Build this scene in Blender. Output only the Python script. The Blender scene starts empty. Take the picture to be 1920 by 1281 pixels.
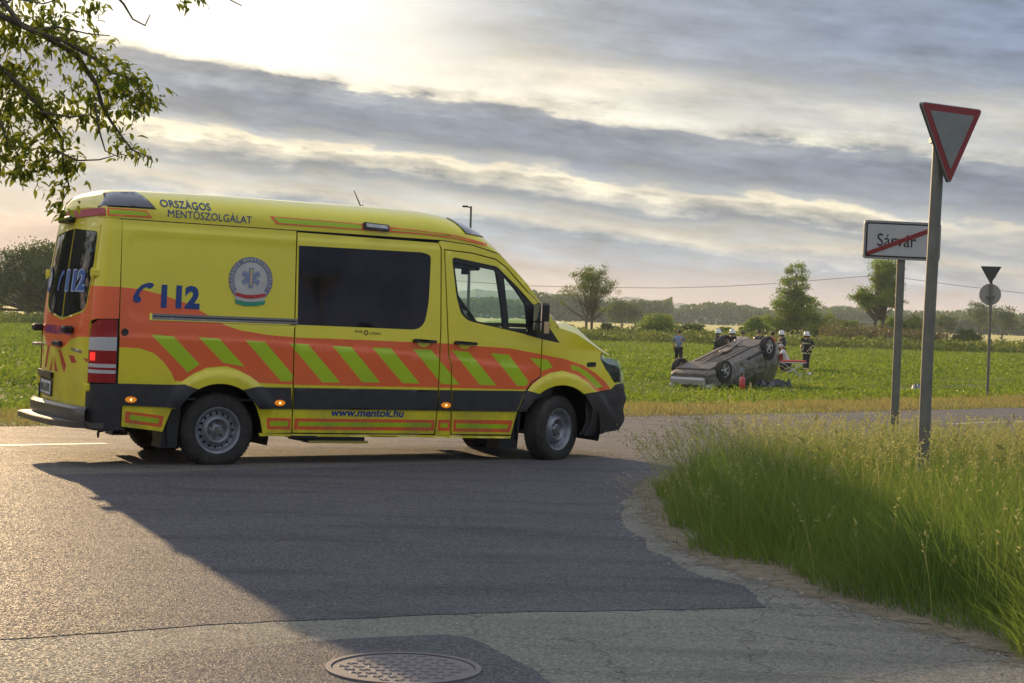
import bpy, math, random
import numpy as np
from mathutils import Vector, Matrix
from mathutils.geometry import delaunay_2d_cdt
random.seed(7); RNG = np.random.default_rng(7)
scene = bpy.context.scene
COL = scene.collection

# ---------------------------------------------------------------- camera
cam_d = bpy.data.cameras.new("camera"); cam = bpy.data.objects.new("camera", cam_d); COL.objects.link(cam)
scene.camera = cam
cam_d.sensor_width = 36; cam_d.lens = 61.875; cam_d.clip_start = 0.1; cam_d.clip_end = 9000
pitch = math.atan(48.5 / 3300); roll = 0.030
fw = Vector((0, math.cos(pitch), -math.sin(pitch))); r0 = Vector((1, 0, 0)); u0 = r0.cross(fw)
Rv = math.cos(roll) * r0 + math.sin(roll) * u0; Uv = math.cos(roll) * u0 - math.sin(roll) * r0
M = Matrix((Rv, Uv, -fw)).transposed().to_4x4(); M.translation = (0, 0, 1.48); cam.matrix_world = M

# ---------------------------------------------------------------- exposure, sun, sky
scene.view_settings.view_transform = 'Standard'; scene.view_settings.look = 'None'
scene.view_settings.gamma = 1; scene.view_settings.use_curve_mapping = False
scene.view_settings.exposure = 0.45
HAZE = .00021
SUN_AZ = math.radians(-21); SUN_EL = math.radians(13.5)
sd = bpy.data.lights.new("sun", 'SUN'); sd.energy = 3.8; sd.angle = math.radians(0.6); sd.color = (1, .70, .38)
so = bpy.data.objects.new("sun", sd); COL.objects.link(so)
ldir = Vector((-math.sin(SUN_AZ) * math.cos(SUN_EL), -math.cos(SUN_AZ) * math.cos(SUN_EL), -math.sin(SUN_EL)))
so.rotation_euler = ldir.to_track_quat('-Z', 'Y').to_euler(); so.location = (-20, 40, 20)

def srgb(r, g, b):
    f = lambda c: (c / 255 / 12.92) if c / 255 <= .04045 else ((c / 255 + .055) / 1.055) ** 2.4
    return (f(r), f(g), f(b), 1)

world = bpy.data.worlds.new("World"); scene.world = world; world.use_nodes = True
nt = world.node_tree; nt.nodes.clear()
def wn(t, **k):
    n = nt.nodes.new(t)
    for a, b in k.items(): setattr(n, a, b)
    return n
def wm(op, a, b=None, c=None, clamp=False):
    n = wn('ShaderNodeMath', operation=op, use_clamp=clamp)
    for i, v in enumerate((a, b, c)):
        if v is None: continue
        if isinstance(v, (int, float)): n.inputs[i].default_value = v
        else: nt.links.new(v, n.inputs[i])
    return n.outputs[0]
def wcomb(x, y, z):
    n = wn('ShaderNodeCombineXYZ')
    for i, v in enumerate((x, y, z)):
        if isinstance(v, (int, float)): n.inputs[i].default_value = v
        else: nt.links.new(v, n.inputs[i])
    return n.outputs[0]
def wmix(fac, a, b, mode='MIX'):
    n = wn('ShaderNodeMix', data_type='RGBA', blend_type=mode)
    for s, v in ((n.inputs[0], fac), (n.inputs[6], a), (n.inputs[7], b)):
        if isinstance(v, (int, float)): s.default_value = v
        elif isinstance(v, tuple): s.default_value = v
        else: nt.links.new(v, s)
    return n.outputs[2]
def wnoise(vec, scale, detail=5, rough=.55):
    n = wn('ShaderNodeTexNoise'); n.inputs['Scale'].default_value = scale; n.inputs['Detail'].default_value = detail
    n.inputs['Roughness'].default_value = rough; nt.links.new(vec, n.inputs['Vector']); return n.outputs[0]
tc = wn('ShaderNodeTexCoord'); sp = wn('ShaderNodeSeparateXYZ'); nt.links.new(tc.outputs['Generated'], sp.inputs[0])
X, Y, Zc = sp.outputs
U_ = wm('ARCTAN2', X, Y)
low = wnoise(wcomb(wm('MULTIPLY', X, 5), wm('MULTIPLY', Y, 5), wm('MULTIPLY', wm('ADD', Zc, wm('MULTIPLY', X, .12)), 26)), 1.0, 7, .6)
fine = wnoise(wcomb(wm('MULTIPLY', X, 13), wm('MULTIPLY', Y, 13), wm('MULTIPLY', wm('ADD', Zc, wm('MULTIPLY', X, .09)), 95)), 1.0, 6, .6)
vv = wm('ADD', wm('ADD', Zc, wm('MULTIPLY', X, .093)), wm('MULTIPLY', wm('SUBTRACT', low, .5), .034))
puff = wnoise(wcomb(wm('MULTIPLY', X, 30), wm('MULTIPLY', Y, 30), wm('MULTIPLY', wm('ADD', Zc, wm('MULTIPLY', X, .06)), 84)), 1.0, 8, .62)
vv = wm('ADD', vv, wm('MULTIPLY', wm('SUBTRACT', fine, .5), .016))
vv = wm('ADD', vv, wm('MULTIPLY', wm('SUBTRACT', puff, .5), .020))
def ramp(stops, fac):
    r = wn('ShaderNodeValToRGB'); cr = r.color_ramp; cr.interpolation = 'EASE'
    while len(cr.elements) > 1: cr.elements.remove(cr.elements[-1])
    for i, (p, c) in enumerate(stops):
        e = cr.elements[0] if i == 0 else cr.elements.new(p)
        e.position = p; e.color = c
    nt.links.new(fac, r.inputs[0]); return r.outputs[0]
bands = [(-.01, (205,172,158)), (.004, (214,180,160)), (.018, (222,192,168)), (.026, (205,190,175)), (.047, (164,173,182)), (.047, (178,183,186)),
         (.055, (205,198,182)), (.062, (186,185,178)), (.069, (146,152,156)), (.0765, (205,198,180)), (.081, (246,234,204)), (.086, (172,174,174)),
         (.092, (134,140,150)), (.104, (130,137,149)), (.114, (148,152,158)), (.1195, (226,217,194)), (.127, (250,240,216)), (.139, (228,218,198)),
         (.147, (196,190,180)), (.156, (160,162,166)), (.175, (150,155,165)), (.255, (168,174,186))]
rc = ramp([(min(1, max(0, (p + .02) * 3.5)), srgb(*c)) for p, c in bands], wm('MULTIPLY', wm('ADD', vv, .02), 3.5))
# wisps: brighter and darker streaks
wis = wm('ADD', wm('ADD', wm('MULTIPLY', wm('SUBTRACT', fine, .5), 1.2), wm('MULTIPLY', wm('SUBTRACT', puff, .5), 1.1)), 1.0)
rc = wmix(1.0, rc, wcomb(wis, wis, wis), 'MULTIPLY')
brk = wm('MULTIPLY', wm('SUBTRACT', low, .45), 6.0, clamp=True)
rc = wmix(wm('MULTIPLY', brk, wm('MULTIPLY', wm('ADD', U_, .16), 1.5, clamp=True)), rc, srgb(166, 170, 176))
# cooler, darker cloud towards the right and high up
cool = wm('MULTIPLY', wm('MULTIPLY', wm('ADD', U_, .02), 3.2, clamp=True), wm('MULTIPLY', wm('SUBTRACT', Zc, .05), 9, clamp=True), clamp=True)
rc = wmix(wm('MULTIPLY', cool, wm('SUBTRACT', 1.0, wm('MULTIPLY', wm('SUBTRACT', Zc, .22), 4, clamp=True))), rc, (.55, .66, .82, 1), 'MULTIPLY')
pk = wm('EXPONENT', wm('MULTIPLY', wm('POWER', wm('DIVIDE', wm('MAXIMUM', Zc, 0.0), .021), 2.0), -1.0))
rc = wmix(wm('MULTIPLY', pk, .6), rc, srgb(232, 190, 164))
def gauss(u0_, su, v0, sv, wob=0.0):
    a = wm('POWER', wm('ABSOLUTE', wm('DIVIDE', wm('SUBTRACT', U_, u0_), su)), 2.0)
    b = wm('POWER', wm('ABSOLUTE', wm('DIVIDE', wm('SUBTRACT', wm('ADD', Zc, wm('MULTIPLY', wm('SUBTRACT', low, .5), wob)), v0), sv)), 2.0)
    return wm('EXPONENT', wm('MULTIPLY', wm('ADD', a, b), -1.0))
gate = wm('MULTIPLY', wm('SUBTRACT', vv, .116), 140, clamp=True)
g1 = wm('MULTIPLY', wm('MULTIPLY', gauss(-.185, .135, .178, .055, .12), gate), 1.5, clamp=True)
rc = wmix(g1, rc, (1.05, .99, .86, 1))
g2 = gauss(-.34, .13, .07, .05)
rc = wmix(wm('MULTIPLY', g2, .45), rc, (1.1, .90, .62, 1))
g3 = gauss(-.40, .16, .24, .07)
rc = wmix(wm('MULTIPLY', g3, .35), rc, (3.2, 2.5, 1.6, 1))
sky = wn('ShaderNodeTexSky', sky_type='NISHITA'); sky.sun_disc = False; sky.sun_elevation = SUN_EL; sky.sun_rotation = SUN_AZ
SK = .10
lum = wm('MULTIPLY', wm('ADD', wm('MULTIPLY', wm('MAXIMUM', Zc, 0.0), .75), .80), 1 / SK)
cl = wmix(1.0, rc, wcomb(lum, lum, lum), 'MULTIPLY')
nt.nodes[-1].clamp_result = False
gap = wm('MULTIPLY', wm('MULTIPLY', wm('SUBTRACT', .52, low), 3, clamp=True), wm('MULTIPLY', wm('SUBTRACT', Zc, .12), 2.2, clamp=True))
final = wmix(wm('MULTIPLY', gap, .5), cl, sky.outputs[0])
below = wm('MULTIPLY', wm('ADD', Zc, .02), 60, clamp=True)
final = wmix(below, (.6, .6, .45, 1), final)
bg = wn('ShaderNodeBackground'); bg.inputs[1].default_value = SK; nt.links.new(final, bg.inputs[0])
wo = wn('ShaderNodeOutputWorld'); nt.links.new(bg.outputs[0], wo.inputs[0])

# ---------------------------------------------------------------- materials
def mat(name, col, rough=.6, metal=0, spec=.5, coat=0, noise=None, bump=None, trans=0, emit=None, aniso=None):
    """noise = (scale, second colour, contrast)   bump = (scale, strength, distance)"""
    m = bpy.data.materials.new(name); m.use_nodes = True; t = m.node_tree; b = t.nodes['Principled BSDF']
    col = tuple(col[:3]) + (1,)
    b.inputs['Base Color'].default_value = col; b.inputs['Roughness'].default_value = rough
    b.inputs['Metallic'].default_value = metal; b.inputs['Specular IOR Level'].default_value = spec
    b.inputs['Coat Weight'].default_value = coat; b.inputs['Coat Roughness'].default_value = .06
    co = t.nodes.new('ShaderNodeTexCoord')
    src = None
    if noise:
        n = t.nodes.new('ShaderNodeTexNoise'); n.inputs['Scale'].default_value = noise[0]; n.inputs['Detail'].default_value = 6
        t.links.new(co.outputs['Object'], n.inputs['Vector'])
        mp = t.nodes.new('ShaderNodeMapRange'); mp.inputs[1].default_value = .5 - .5 / noise[2]; mp.inputs[2].default_value = .5 + .5 / noise[2]
        t.links.new(n.outputs[0], mp.inputs[0])
        mx = t.nodes.new('ShaderNodeMix'); mx.data_type = 'RGBA'; mx.inputs[6].default_value = col; mx.inputs[7].default_value = tuple(noise[1][:3]) + (1,)
        t.links.new(mp.outputs[0], mx.inputs[0]); t.links.new(mx.outputs[2], b.inputs['Base Color']); src = mx.outputs[2]
    if bump:
        n = t.nodes.new('ShaderNodeTexNoise'); n.inputs['Scale'].default_value = bump[0]; n.inputs['Detail'].default_value = 4
        t.links.new(co.outputs['Object'], n.inputs['Vector'])
        bp = t.nodes.new('ShaderNodeBump'); bp.inputs['Strength'].default_value = bump[1]; bp.inputs['Distance'].default_value = bump[2]
        t.links.new(n.outputs[0], bp.inputs['Height']); t.links.new(bp.outputs[0], b.inputs['Normal'])
    if trans:
        tr = t.nodes.new('ShaderNodeBsdfTranslucent'); tr.inputs[0].default_value = col
        if src: t.links.new(src, tr.inputs[0])
        ms = t.nodes.new('ShaderNodeMixShader'); ms.inputs[0].default_value = trans
        t.links.new(b.outputs[0], ms.inputs[1]); t.links.new(tr.outputs[0], ms.inputs[2]); t.links.new(ms.outputs[0], t.nodes['Material Output'].inputs[0])
    if emit:
        b.inputs['Emission Color'].default_value = tuple(emit[:3]) + (1,); b.inputs['Emission Strength'].default_value = emit[3]
    return m
def glass_mat(name, tint, refl=.04):
    m = bpy.data.materials.new(name); m.use_nodes = True; t = m.node_tree; t.nodes.remove(t.nodes['Principled BSDF'])
    a = t.nodes.new('ShaderNodeBsdfTransparent'); a.inputs[0].default_value = tuple(tint) + (1,)
    g = t.nodes.new('ShaderNodeBsdfGlossy'); g.inputs['Roughness'].default_value = .02
    fr = t.nodes.new('ShaderNodeLayerWeight'); pw = t.nodes.new('ShaderNodeMath'); pw.operation = 'POWER'; pw.inputs[1].default_value = 4.5; t.links.new(fr.outputs['Facing'], pw.inputs[0])
    fa = t.nodes.new('ShaderNodeMath'); fa.operation = 'MULTIPLY_ADD'; fa.inputs[1].default_value = .9; fa.inputs[2].default_value = refl; t.links.new(pw.outputs[0], fa.inputs[0])
    ms = t.nodes.new('ShaderNodeMixShader'); t.links.new(fa.outputs[0], ms.inputs[0]); t.links.new(a.outputs[0], ms.inputs[1]); t.links.new(g.outputs[0], ms.inputs[2])
    t.links.new(ms.outputs[0], t.nodes['Material Output'].inputs[0]); return m

MT = {}
MT['yellow'] = mat('ambulance_yellow_paint', (.80, .70, .02), .38, coat=.7, noise=(1.3, (.74, .63, .02), 2.5))
MT['orange'] = mat('orange_reflective_film', (.88, .14, .03), .42, coat=.3, noise=(2, (.78, .12, .028), 2.5))
MT['lime'] = mat('lime_reflective_film', (.42, .62, .005), .42, coat=.3, noise=(2, (.38, .55, .005), 2.5))
MT['red_film'] = mat('red_film', (.45, .03, .02), .4)
MT['blue_film'] = mat('blue_film', (.012, .05, .22), .45)
MT['white_film'] = mat('white_film', (.55, .54, .52), .4, noise=(7, (.42, .41, .40), 2.5))
MT['purple_film'] = mat('purple_film', (.22, .03, .16), .45)
MT['green_film'] = mat('green_film', (.03, .28, .16), .45)
MT['cladding'] = mat('dark_plastic_cladding', (.022, .022, .026), .55, noise=(9, (.035, .033, .035), 3), bump=(300, .15, .001))
MT['black'] = mat('black_plastic', (.012, .012, .014), .45)
MT['rubber'] = mat('tyre_rubber', (.018, .017, .017), .8, noise=(14, (.04, .036, .032), 3), bump=(80, .3, .003))
MT['dark_glass'] = mat('privacy_glass', (.010, .010, .012), .04, spec=.28, noise=(1.8, (.03, .026, .034), 4), bump=(.9, .25, .01))
MT['glass'] = glass_mat('clear_glass', (.80, .93, .90))
MT['rim'] = mat('steel_rim_paint', (.30, .32, .36), .42, metal=.5, noise=(12, (.2, .2, .22), 2.5))
MT['rim_dirty'] = mat('rim_hub_dirt', (.10, .09, .085), .6, metal=.3, noise=(30, (.2, .18, .16), 3))
MT['chrome'] = mat('bare_metal', (.5, .5, .5), .3, metal=1)
MT['rail'] = mat('door_rail_metal', (.22, .21, .2), .4, metal=.7)
MT['seat'] = mat('seat_fabric', (.03, .035, .04), .8)
MT['interior'] = mat('interior_grey', (.06, .065, .07), .7)
MT['red_lens'] = mat('red_lamp_lens', (.30, .008, .01), .25, spec=.35, bump=(60, .15, .002))
MT['white_lens'] = mat('clear_lamp_lens', (.50, .50, .50), .2, spec=.4, bump=(40, .3, .004))
MT['red_lit'] = mat('lit_tail_lamp', (.6, .02, .02), .2, emit=(1, .03, .02, .6))
MT['amber'] = mat('amber_marker_lit', (.6, .16, .01), .2, emit=(1, .35, .03, .3))
MT['amber_core'] = mat('amber_marker_bulb', (.9, .5, .2), .2, emit=(1, .6, .25, 2.2))
MT['blue_lens'] = mat('beacon_smoked_lens', (.03, .032, .055), .08, spec=.7, coat=1, bump=(22, .25, .02))
MT['bumper_metal'] = mat('rear_bumper_plastic_worn', (.05, .047, .045), .35, noise=(5, (.09, .08, .07), 2))
MT['step_metal'] = mat('rear_step_tread', (.22, .21, .19), .45, metal=.6, bump=(60, .4, .004))
MT['plate'] = mat('number_plate_white', (.6, .62, .64), .4)

def add_dirt(m):
    t = m.node_tree; b = t.nodes['Principled BSDF']; src = b.inputs['Base Color'].links[0].from_socket; co = t.nodes.new('ShaderNodeTexCoord')
    sx = t.nodes.new('ShaderNodeSeparateXYZ'); t.links.new(co.outputs['Object'], sx.inputs[0])
    h = t.nodes.new('ShaderNodeMapRange'); h.inputs[1].default_value = .25; h.inputs[2].default_value = .95; h.inputs[3].default_value = .75; h.inputs[4].default_value = .06; t.links.new(sx.outputs[2], h.inputs[0])
    n = t.nodes.new('ShaderNodeTexNoise'); n.inputs['Scale'].default_value = 3.2; n.inputs['Detail'].default_value = 9; n.inputs['Roughness'].default_value = .7; t.links.new(co.outputs['Object'], n.inputs['Vector'])
    k = t.nodes.new('ShaderNodeMapRange'); k.inputs[1].default_value = .40; k.inputs[2].default_value = .72; t.links.new(n.outputs[0], k.inputs[0])
    mu = t.nodes.new('ShaderNodeMath'); mu.operation = 'MULTIPLY'; t.links.new(h.outputs[0], mu.inputs[0]); t.links.new(k.outputs[0], mu.inputs[1])
    mx = t.nodes.new('ShaderNodeMix'); mx.data_type = 'RGBA'; t.links.new(mu.outputs[0], mx.inputs[0]); t.links.new(src, mx.inputs[6]); mx.inputs[7].default_value = (.12, .10, .07, 1); t.links.new(mx.outputs[2], b.inputs['Base Color'])
    w = t.nodes.new('ShaderNodeTexNoise'); w.inputs['Scale'].default_value = 1.7; w.inputs['Detail'].default_value = 2; t.links.new(co.outputs['Object'], w.inputs['Vector'])
    bp = t.nodes.new('ShaderNodeBump'); bp.inputs['Strength'].default_value = .5; bp.inputs['Distance'].default_value = .02; t.links.new(w.outputs[0], bp.inputs['Height']); t.links.new(bp.outputs[0], b.inputs['Normal'])
    t.links.new(bp.outputs[0], b.inputs['Coat Normal'])
for k_ in ('yellow', 'orange', 'lime'): add_dirt(MT[k_])

# ---------------------------------------------------------------- helpers
def tag(o, label=None, cat=None, group=None, kind=None):
    if label: o['label'] = label
    if cat: o['category'] = cat
    if group: o['group'] = group
    if kind: o['kind'] = kind
    return o
def empty(name, loc=(0, 0, 0), rz=0, **k):
    o = bpy.data.objects.new(name, None); COL.objects.link(o); o.location = loc; o.rotation_euler = (0, 0, rz)
    o.empty_display_size = .2; return tag(o, **k)
def link(name, me, mats, parent=None, **k):
    o = bpy.data.objects.new(name, me); COL.objects.link(o)
    for m in (mats if isinstance(mats, (list, tuple)) else [mats]): me.materials.append(m)
    if parent: o.parent = parent
    return tag(o, **k)
def mesh_np(name, V, F, matidx=None, smooth=False):
    """V (n,3) array, F (m,k) int array with constant k"""
    V = np.asarray(V, np.float32).reshape(-1, 3); F = np.asarray(F, np.int32)
    me = bpy.data.meshes.new(name); k = F.shape[1]
    me.vertices.add(len(V)); me.vertices.foreach_set('co', V.ravel())
    me.loops.add(F.size); me.loops.foreach_set('vertex_index', F.ravel())
    me.polygons.add(len(F)); me.polygons.foreach_set('loop_start', np.arange(0, F.size, k, dtype=np.int32))
    if matidx is not None: me.polygons.foreach_set('material_index', np.asarray(matidx, np.int32))
    me.polygons.foreach_set('use_smooth', np.full(len(F), smooth, dtype=bool))
    me.update(calc_edges=True); me.validate(); return me
class MB:
    def __init__(s): s.v = []; s.f = []; s.m = []
    def add(s, vs, fs, m=0):
        o = len(s.v); s.v += [tuple(v) for v in vs]
        for f in fs: s.f.append(tuple(i + o for i in f)); s.m.append(m)
        return s
    def box(s, x0, y0, z0, x1, y1, z1, m=0, rot=None, bev=0):
        c = Vector(((x0 + x1) / 2, (y0 + y1) / 2, (z0 + z1) / 2)); hx, hy, hz = (x1 - x0) / 2, (y1 - y0) / 2, (z1 - z0) / 2
        if bev:
            b = min(bev, abs(hx) * .49, abs(hy) * .49, abs(hz) * .49); vs = []
            for sz in (-1, 1):
                for ring in ((hx, hy, hz - b), (hx - b, hy - b, hz)) if sz > 0 else ((hx - b, hy - b, hz), (hx, hy, hz - b)):
                    a, d, e = ring
                    cc = b if (a == hx) else 0
                    pts = [(a - cc, -d), (a, -d + cc), (a, d - cc), (a - cc, d), (-a + cc, d), (-a, d - cc), (-a, -d + cc), (-a + cc, -d)]
                    vs += [Vector((p[0], p[1], sz * e)) for p in pts]
            fs = [tuple(range(7, -1, -1)), tuple(range(24, 32))]
            for k in range(3):
                for i in range(8): fs.append((k * 8 + i, k * 8 + (i + 1) % 8, k * 8 + 8 + (i + 1) % 8, k * 8 + 8 + i))
        else:
            vs = [Vector((a * hx, b_ * hy, d * hz)) for a in (-1, 1) for b_ in (-1, 1) for d in (-1, 1)]
            fs = [(0, 1, 3, 2), (4, 6, 7, 5), (0, 4, 5, 1), (2, 3, 7, 6), (0, 2, 6, 4), (1, 5, 7, 3)]
        if rot: vs = [rot @ v for v in vs]
        return s.add([v + c for v in vs], fs, m)
    def tube(s, pts, r, n=8, m=0, caps=True):
        pts = [Vector(p) for p in pts]; rs = r if isinstance(r, (list, tuple)) else [r] * len(pts); vs = []; up = None
        for i, p in enumerate(pts):
            d = (pts[min(i + 1, len(pts) - 1)] - pts[max(i - 1, 0)]).normalized()
            if up is None: up = Vector((0, 0, 1)) if abs(d.z) < .9 else Vector((1, 0, 0))
            a = d.cross(up).normalized(); b = a.cross(d).normalized(); up = b
            for k in range(n):
                t = 2 * math.pi * k / n; vs.append(p + a * math.cos(t) * rs[i] + b * math.sin(t) * rs[i])
        fs = [(i * n + k, i * n + (k + 1) % n, (i + 1) * n + (k + 1) % n, (i + 1) * n + k) for i in range(len(pts) - 1) for k in range(n)]
        if caps: fs += [tuple(range(n - 1, -1, -1)), tuple(range((len(pts) - 1) * n, len(pts) * n))]
        return s.add(vs, fs, m)
    def lathe(s, prof, n=32, axis='Y', c=(0, 0, 0), m=0, a0=0, a1=2 * math.pi):
        """prof: list of (radius, along-axis)"""
        full = abs(a1 - a0 - 2 * math.pi) < 1e-6; cols = n if full else n + 1; vs = []
        for r, h in prof:
            for k in range(cols):
                t = a0 + (a1 - a0) * k / n; p = (r * math.cos(t), r * math.sin(t))
                q = {'Y': (p[0], h, p[1]), 'Z': (p[0], p[1], h), 'X': (h, p[0], p[1])}[axis]
                vs.append((q[0] + c[0], q[1] + c[1], q[2] + c[2]))
        fs = []
        for i in range(len(prof) - 1):
            for k in range(n):
                k2 = (k + 1) % cols; fs.append((i * cols + k, i * cols + k2, (i + 1) * cols + k2, (i + 1) * cols + k))
        return s.add(vs, fs, m)
    def prism(s, poly, d0, d1, axis='Y', m=0):
        n = len(poly)
        conv = {'Y': lambda p, d: (p[0], d, p[1]), 'Z': lambda p, d: (p[0], p[1], d), 'X': lambda p, d: (d, p[0], p[1])}[axis]
        vs = [conv(p, d0) for p in poly] + [conv(p, d1) for p in poly]
        fs = [tuple(range(n)), tuple(range(2 * n - 1, n - 1, -1))] + [(i, i + n, (i + 1) % n + n, (i + 1) % n) for i in range(n)]
        return s.add(vs, fs, m)
    def mesh(s, name, smooth=False):
        me = bpy.data.meshes.new(name); me.from_pydata(s.v, [], s.f); me.polygons.foreach_set('material_index', s.m)
        import bmesh
        bm = bmesh.new(); bm.from_mesh(me); bmesh.ops.recalc_face_normals(bm, faces=bm.faces)
        if smooth:
            for e in bm.edges:
                if len(e.link_faces) == 2 and e.calc_face_angle(0) > .6: e.smooth = False
            for f in bm.faces: f.smooth = True
        bm.to_mesh(me); bm.free(); return me
    def build(s, name, mats, parent=None, smooth=False, **k):
        return link(name, s.mesh(name, smooth), mats, parent, **k)

def inpoly(P, poly):
    x, y = P[:, 0], P[:, 1]; c = np.zeros(len(P), bool); n = len(poly); poly = np.asarray(poly, float)
    for i in range(n):
        x1, y1 = poly[i]; x2, y2 = poly[(i + 1) % n]
        if y1 == y2: continue
        t = ((y1 > y) != (y2 > y)) & (x < (x2 - x1) * (y - y1) / (y2 - y1) + x1); c ^= t
    return c
def fillet(pts, rad, n=5):
    """round the corners of a polygon; rad a number or one per corner"""
    out = []; N = len(pts); rad = rad if isinstance(rad, (list, tuple)) else [rad] * N
    for i in range(N):
        p = Vector(pts[i]); a = Vector(pts[i - 1]) - p; b = Vector(pts[(i + 1) % N]) - p; r = rad[i]
        if r <= 0 or a.length < 1e-6 or b.length < 1e-6: out.append(tuple(p)); continue
        d = min(r, a.length * .48, b.length * .48); A = p + a.normalized() * d; B = p + b.normalized() * d
        for k in range(n + 1):
            t = k / n; q = A * (1 - t) ** 2 + p * 2 * t * (1 - t) + B * t * t; out.append(tuple(q))
    return out
def circle(cx, cy, r, n=24, ry=None): return [(cx + r * math.cos(2 * math.pi * i / n), cy + (ry or r) * math.sin(2 * math.pi * i / n)) for i in range(n)]
def dens(poly, sp, closed=True):
    out = []; N = len(poly)
    for i in range(N if closed else N - 1):
        a = np.array(poly[i], float); b = np.array(poly[(i + 1) % N], float); k = max(1, int(np.linalg.norm(b - a) / sp))
        for j in range(k): out.append(tuple(a + (b - a) * j / k))
    if not closed: out.append(tuple(poly[-1]))
    return out
def sheet(name, outline, mapf, mats, parent=None, holes=(), decals=(), lines=(), sp_=.06, off=0., thick=0., centre=(1.7, .98, 1.2), mirror=False, **k):
    """triangulate a 2-D outline, colour the faces that decals cover, lay it on the surface mapf(u,v)->(n,3)"""
    pts = []; edges = []
    def addp(poly, closed=True):
        o = len(pts); pts.extend(poly); n = len(poly)
        edges.extend((o + i, o + (i + 1) % n) for i in range(n if closed else n - 1))
    O = dens(outline, sp_); addp(O); HS = [dens(h, sp_) for h in holes]
    for h in HS: addp(h)
    for d, _ in decals: addp(dens(d, sp_ * 1.2))
    for l in lines: addp(dens(l, sp_, False), False)
    A = np.array(O); lo = A.min(0); hi = A.max(0)
    gx, gy = np.meshgrid(np.arange(lo[0] + sp_ / 2, hi[0], sp_), np.arange(lo[1] + sp_ / 2, hi[1], sp_))
    gp = np.stack([gx.ravel(), gy.ravel()], 1)
    if len(gp):
        gp = gp[inpoly(gp, O)]
        for h in HS: gp = gp[~inpoly(gp, h)]
        E_ = np.array(pts)
        if len(gp): gp = gp[[np.min(np.abs(E_ - g).sum(1)) > sp_ * .35 for g in gp]]
        pts.extend(map(tuple, gp))
    vs, _, fs, _, _, _ = delaunay_2d_cdt([Vector(p) for p in pts], edges, [], 0, 1e-5)
    V2 = np.array([(v.x, v.y) for v in vs]); F = np.array([f for f in fs if len(f) == 3])
    cen = V2[F].mean(1); keep = inpoly(cen, O)
    for h in HS: keep &= ~inpoly(cen, h)
    F = F[keep]; cen = cen[keep]; mi = np.zeros(len(F), int)
    for d, m in decals: mi[inpoly(cen, d)] = m
    u, v = V2[:, 0], V2[:, 1]; e = 1e-3
    B = mapf(u, v); Nn = np.cross(mapf(u + e, v) - B, mapf(u, v + e) - B); Nn /= np.linalg.norm(Nn, axis=1)[:, None] + 1e-12
    if callable(centre): ref = centre(B)
    else: ref = B - np.array(centre, float); ref[:, 0] *= .35
    s = np.sign((Nn * ref).sum(1)); s[s == 0] = 1; Nn *= s[:, None]
    P = B + Nn * off
    tri = P[F]; fn = np.cross(tri[:, 1] - tri[:, 0], tri[:, 2] - tri[:, 0]); flip = (fn * Nn[F[:, 0]]).sum(1) < 0
    F[flip] = F[flip][:, ::-1]
    if thick:
        from collections import Counter
        cnt = Counter(); dr = {}
        for f in F.tolist():
            for a, b in ((f[0], f[1]), (f[1], f[2]), (f[2], f[0])): kx = (min(a, b), max(a, b)); cnt[kx] += 1; dr[kx] = (a, b)
        bd = [dr[kx] for kx, c in cnt.items() if c == 1]
        n0 = len(P); vid = {}; ex = []; fx_ = []; sharp = set()
        for a, b in bd:
            for q in (a, b):
                if q not in vid: vid[q] = n0 + len(ex); ex.append(P[q] - Nn[q] * thick)
            fx_ += [(b, a, vid[a]), (b, vid[a], vid[b])]; sharp.add((min(a, b), max(a, b)))
        P = np.vstack([P, np.array(ex)]); F = np.vstack([F, np.array(fx_)]); mi = np.concatenate([mi, np.zeros(len(fx_), int)])
    used = np.unique(F); rm = np.full(len(P), -1); rm[used] = np.arange(len(used)); P = P[used]; F = rm[F]
    if mirror: P = P.copy(); P[:, 1] = 1.96 - P[:, 1]; F = F[:, ::-1]
    me = mesh_np(name, P, F, mi, True)
    if thick:
        shp = {(min(rm[a], rm[b]), max(rm[a], rm[b])) for a, b in sharp}
        for e_ in me.edges:
            a, b = e_.vertices
            if (min(a, b), max(a, b)) in shp: e_.use_edge_sharp = True
    return link(name, me, mats, parent, **k)
def text_mesh(name, s, size, mapf, mats, parent, u, v, off=.003, width=None, bold=.0, shear=0, slope=0, rot=0, centre=(1.7, .98, 1.2), align='LEFT', flipx=False, italic=False, **k):
    c = bpy.data.curves.new(name, 'FONT'); c.body = s; c.size = size; c.offset = bold; c.shear = shear; c.resolution_u = 3; c.align_x = align
    t = bpy.data.objects.new(name, c); COL.objects.link(t)
    me = bpy.data.meshes.new_from_object(t.evaluated_get(bpy.context.evaluated_depsgraph_get())); bpy.data.objects.remove(t)
    n = len(me.vertices); co = np.empty(n * 3, np.float32); me.vertices.foreach_get('co', co); co = co.reshape(-1, 3)
    if width and n: co[:, 0] *= width / (co[:, 0].max() - (0 if align == 'LEFT' else co[:, 0].min()))
    if flipx: co[:, 0] *= -1
    ca, sa = math.cos(rot), math.sin(rot); xx = co[:, 0] * ca - co[:, 1] * sa; yy = co[:, 0] * sa + co[:, 1] * ca
    uu = u + xx; vv_ = v + yy + slope * xx; e = 1e-3
    B = mapf(uu, vv_); Nn = np.cross(mapf(uu + e, vv_) - B, mapf(uu, vv_ + e) - B); Nn /= np.linalg.norm(Nn, axis=1)[:, None] + 1e-12
    ref = B - np.array(centre); ref[:, 0] *= .35; sg = np.sign((Nn * ref).sum(1)); Nn *= sg[:, None]
    P = B + Nn * off; me.vertices.foreach_set('co', P.astype(np.float32).ravel()); me.update(); me.materials.clear()
    return link(name, me, mats, parent, **k)
def ss(a, b, x): t = np.clip((x - a) / (b - a), 0, 1); return t * t * (3 - 2 * t)

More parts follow.
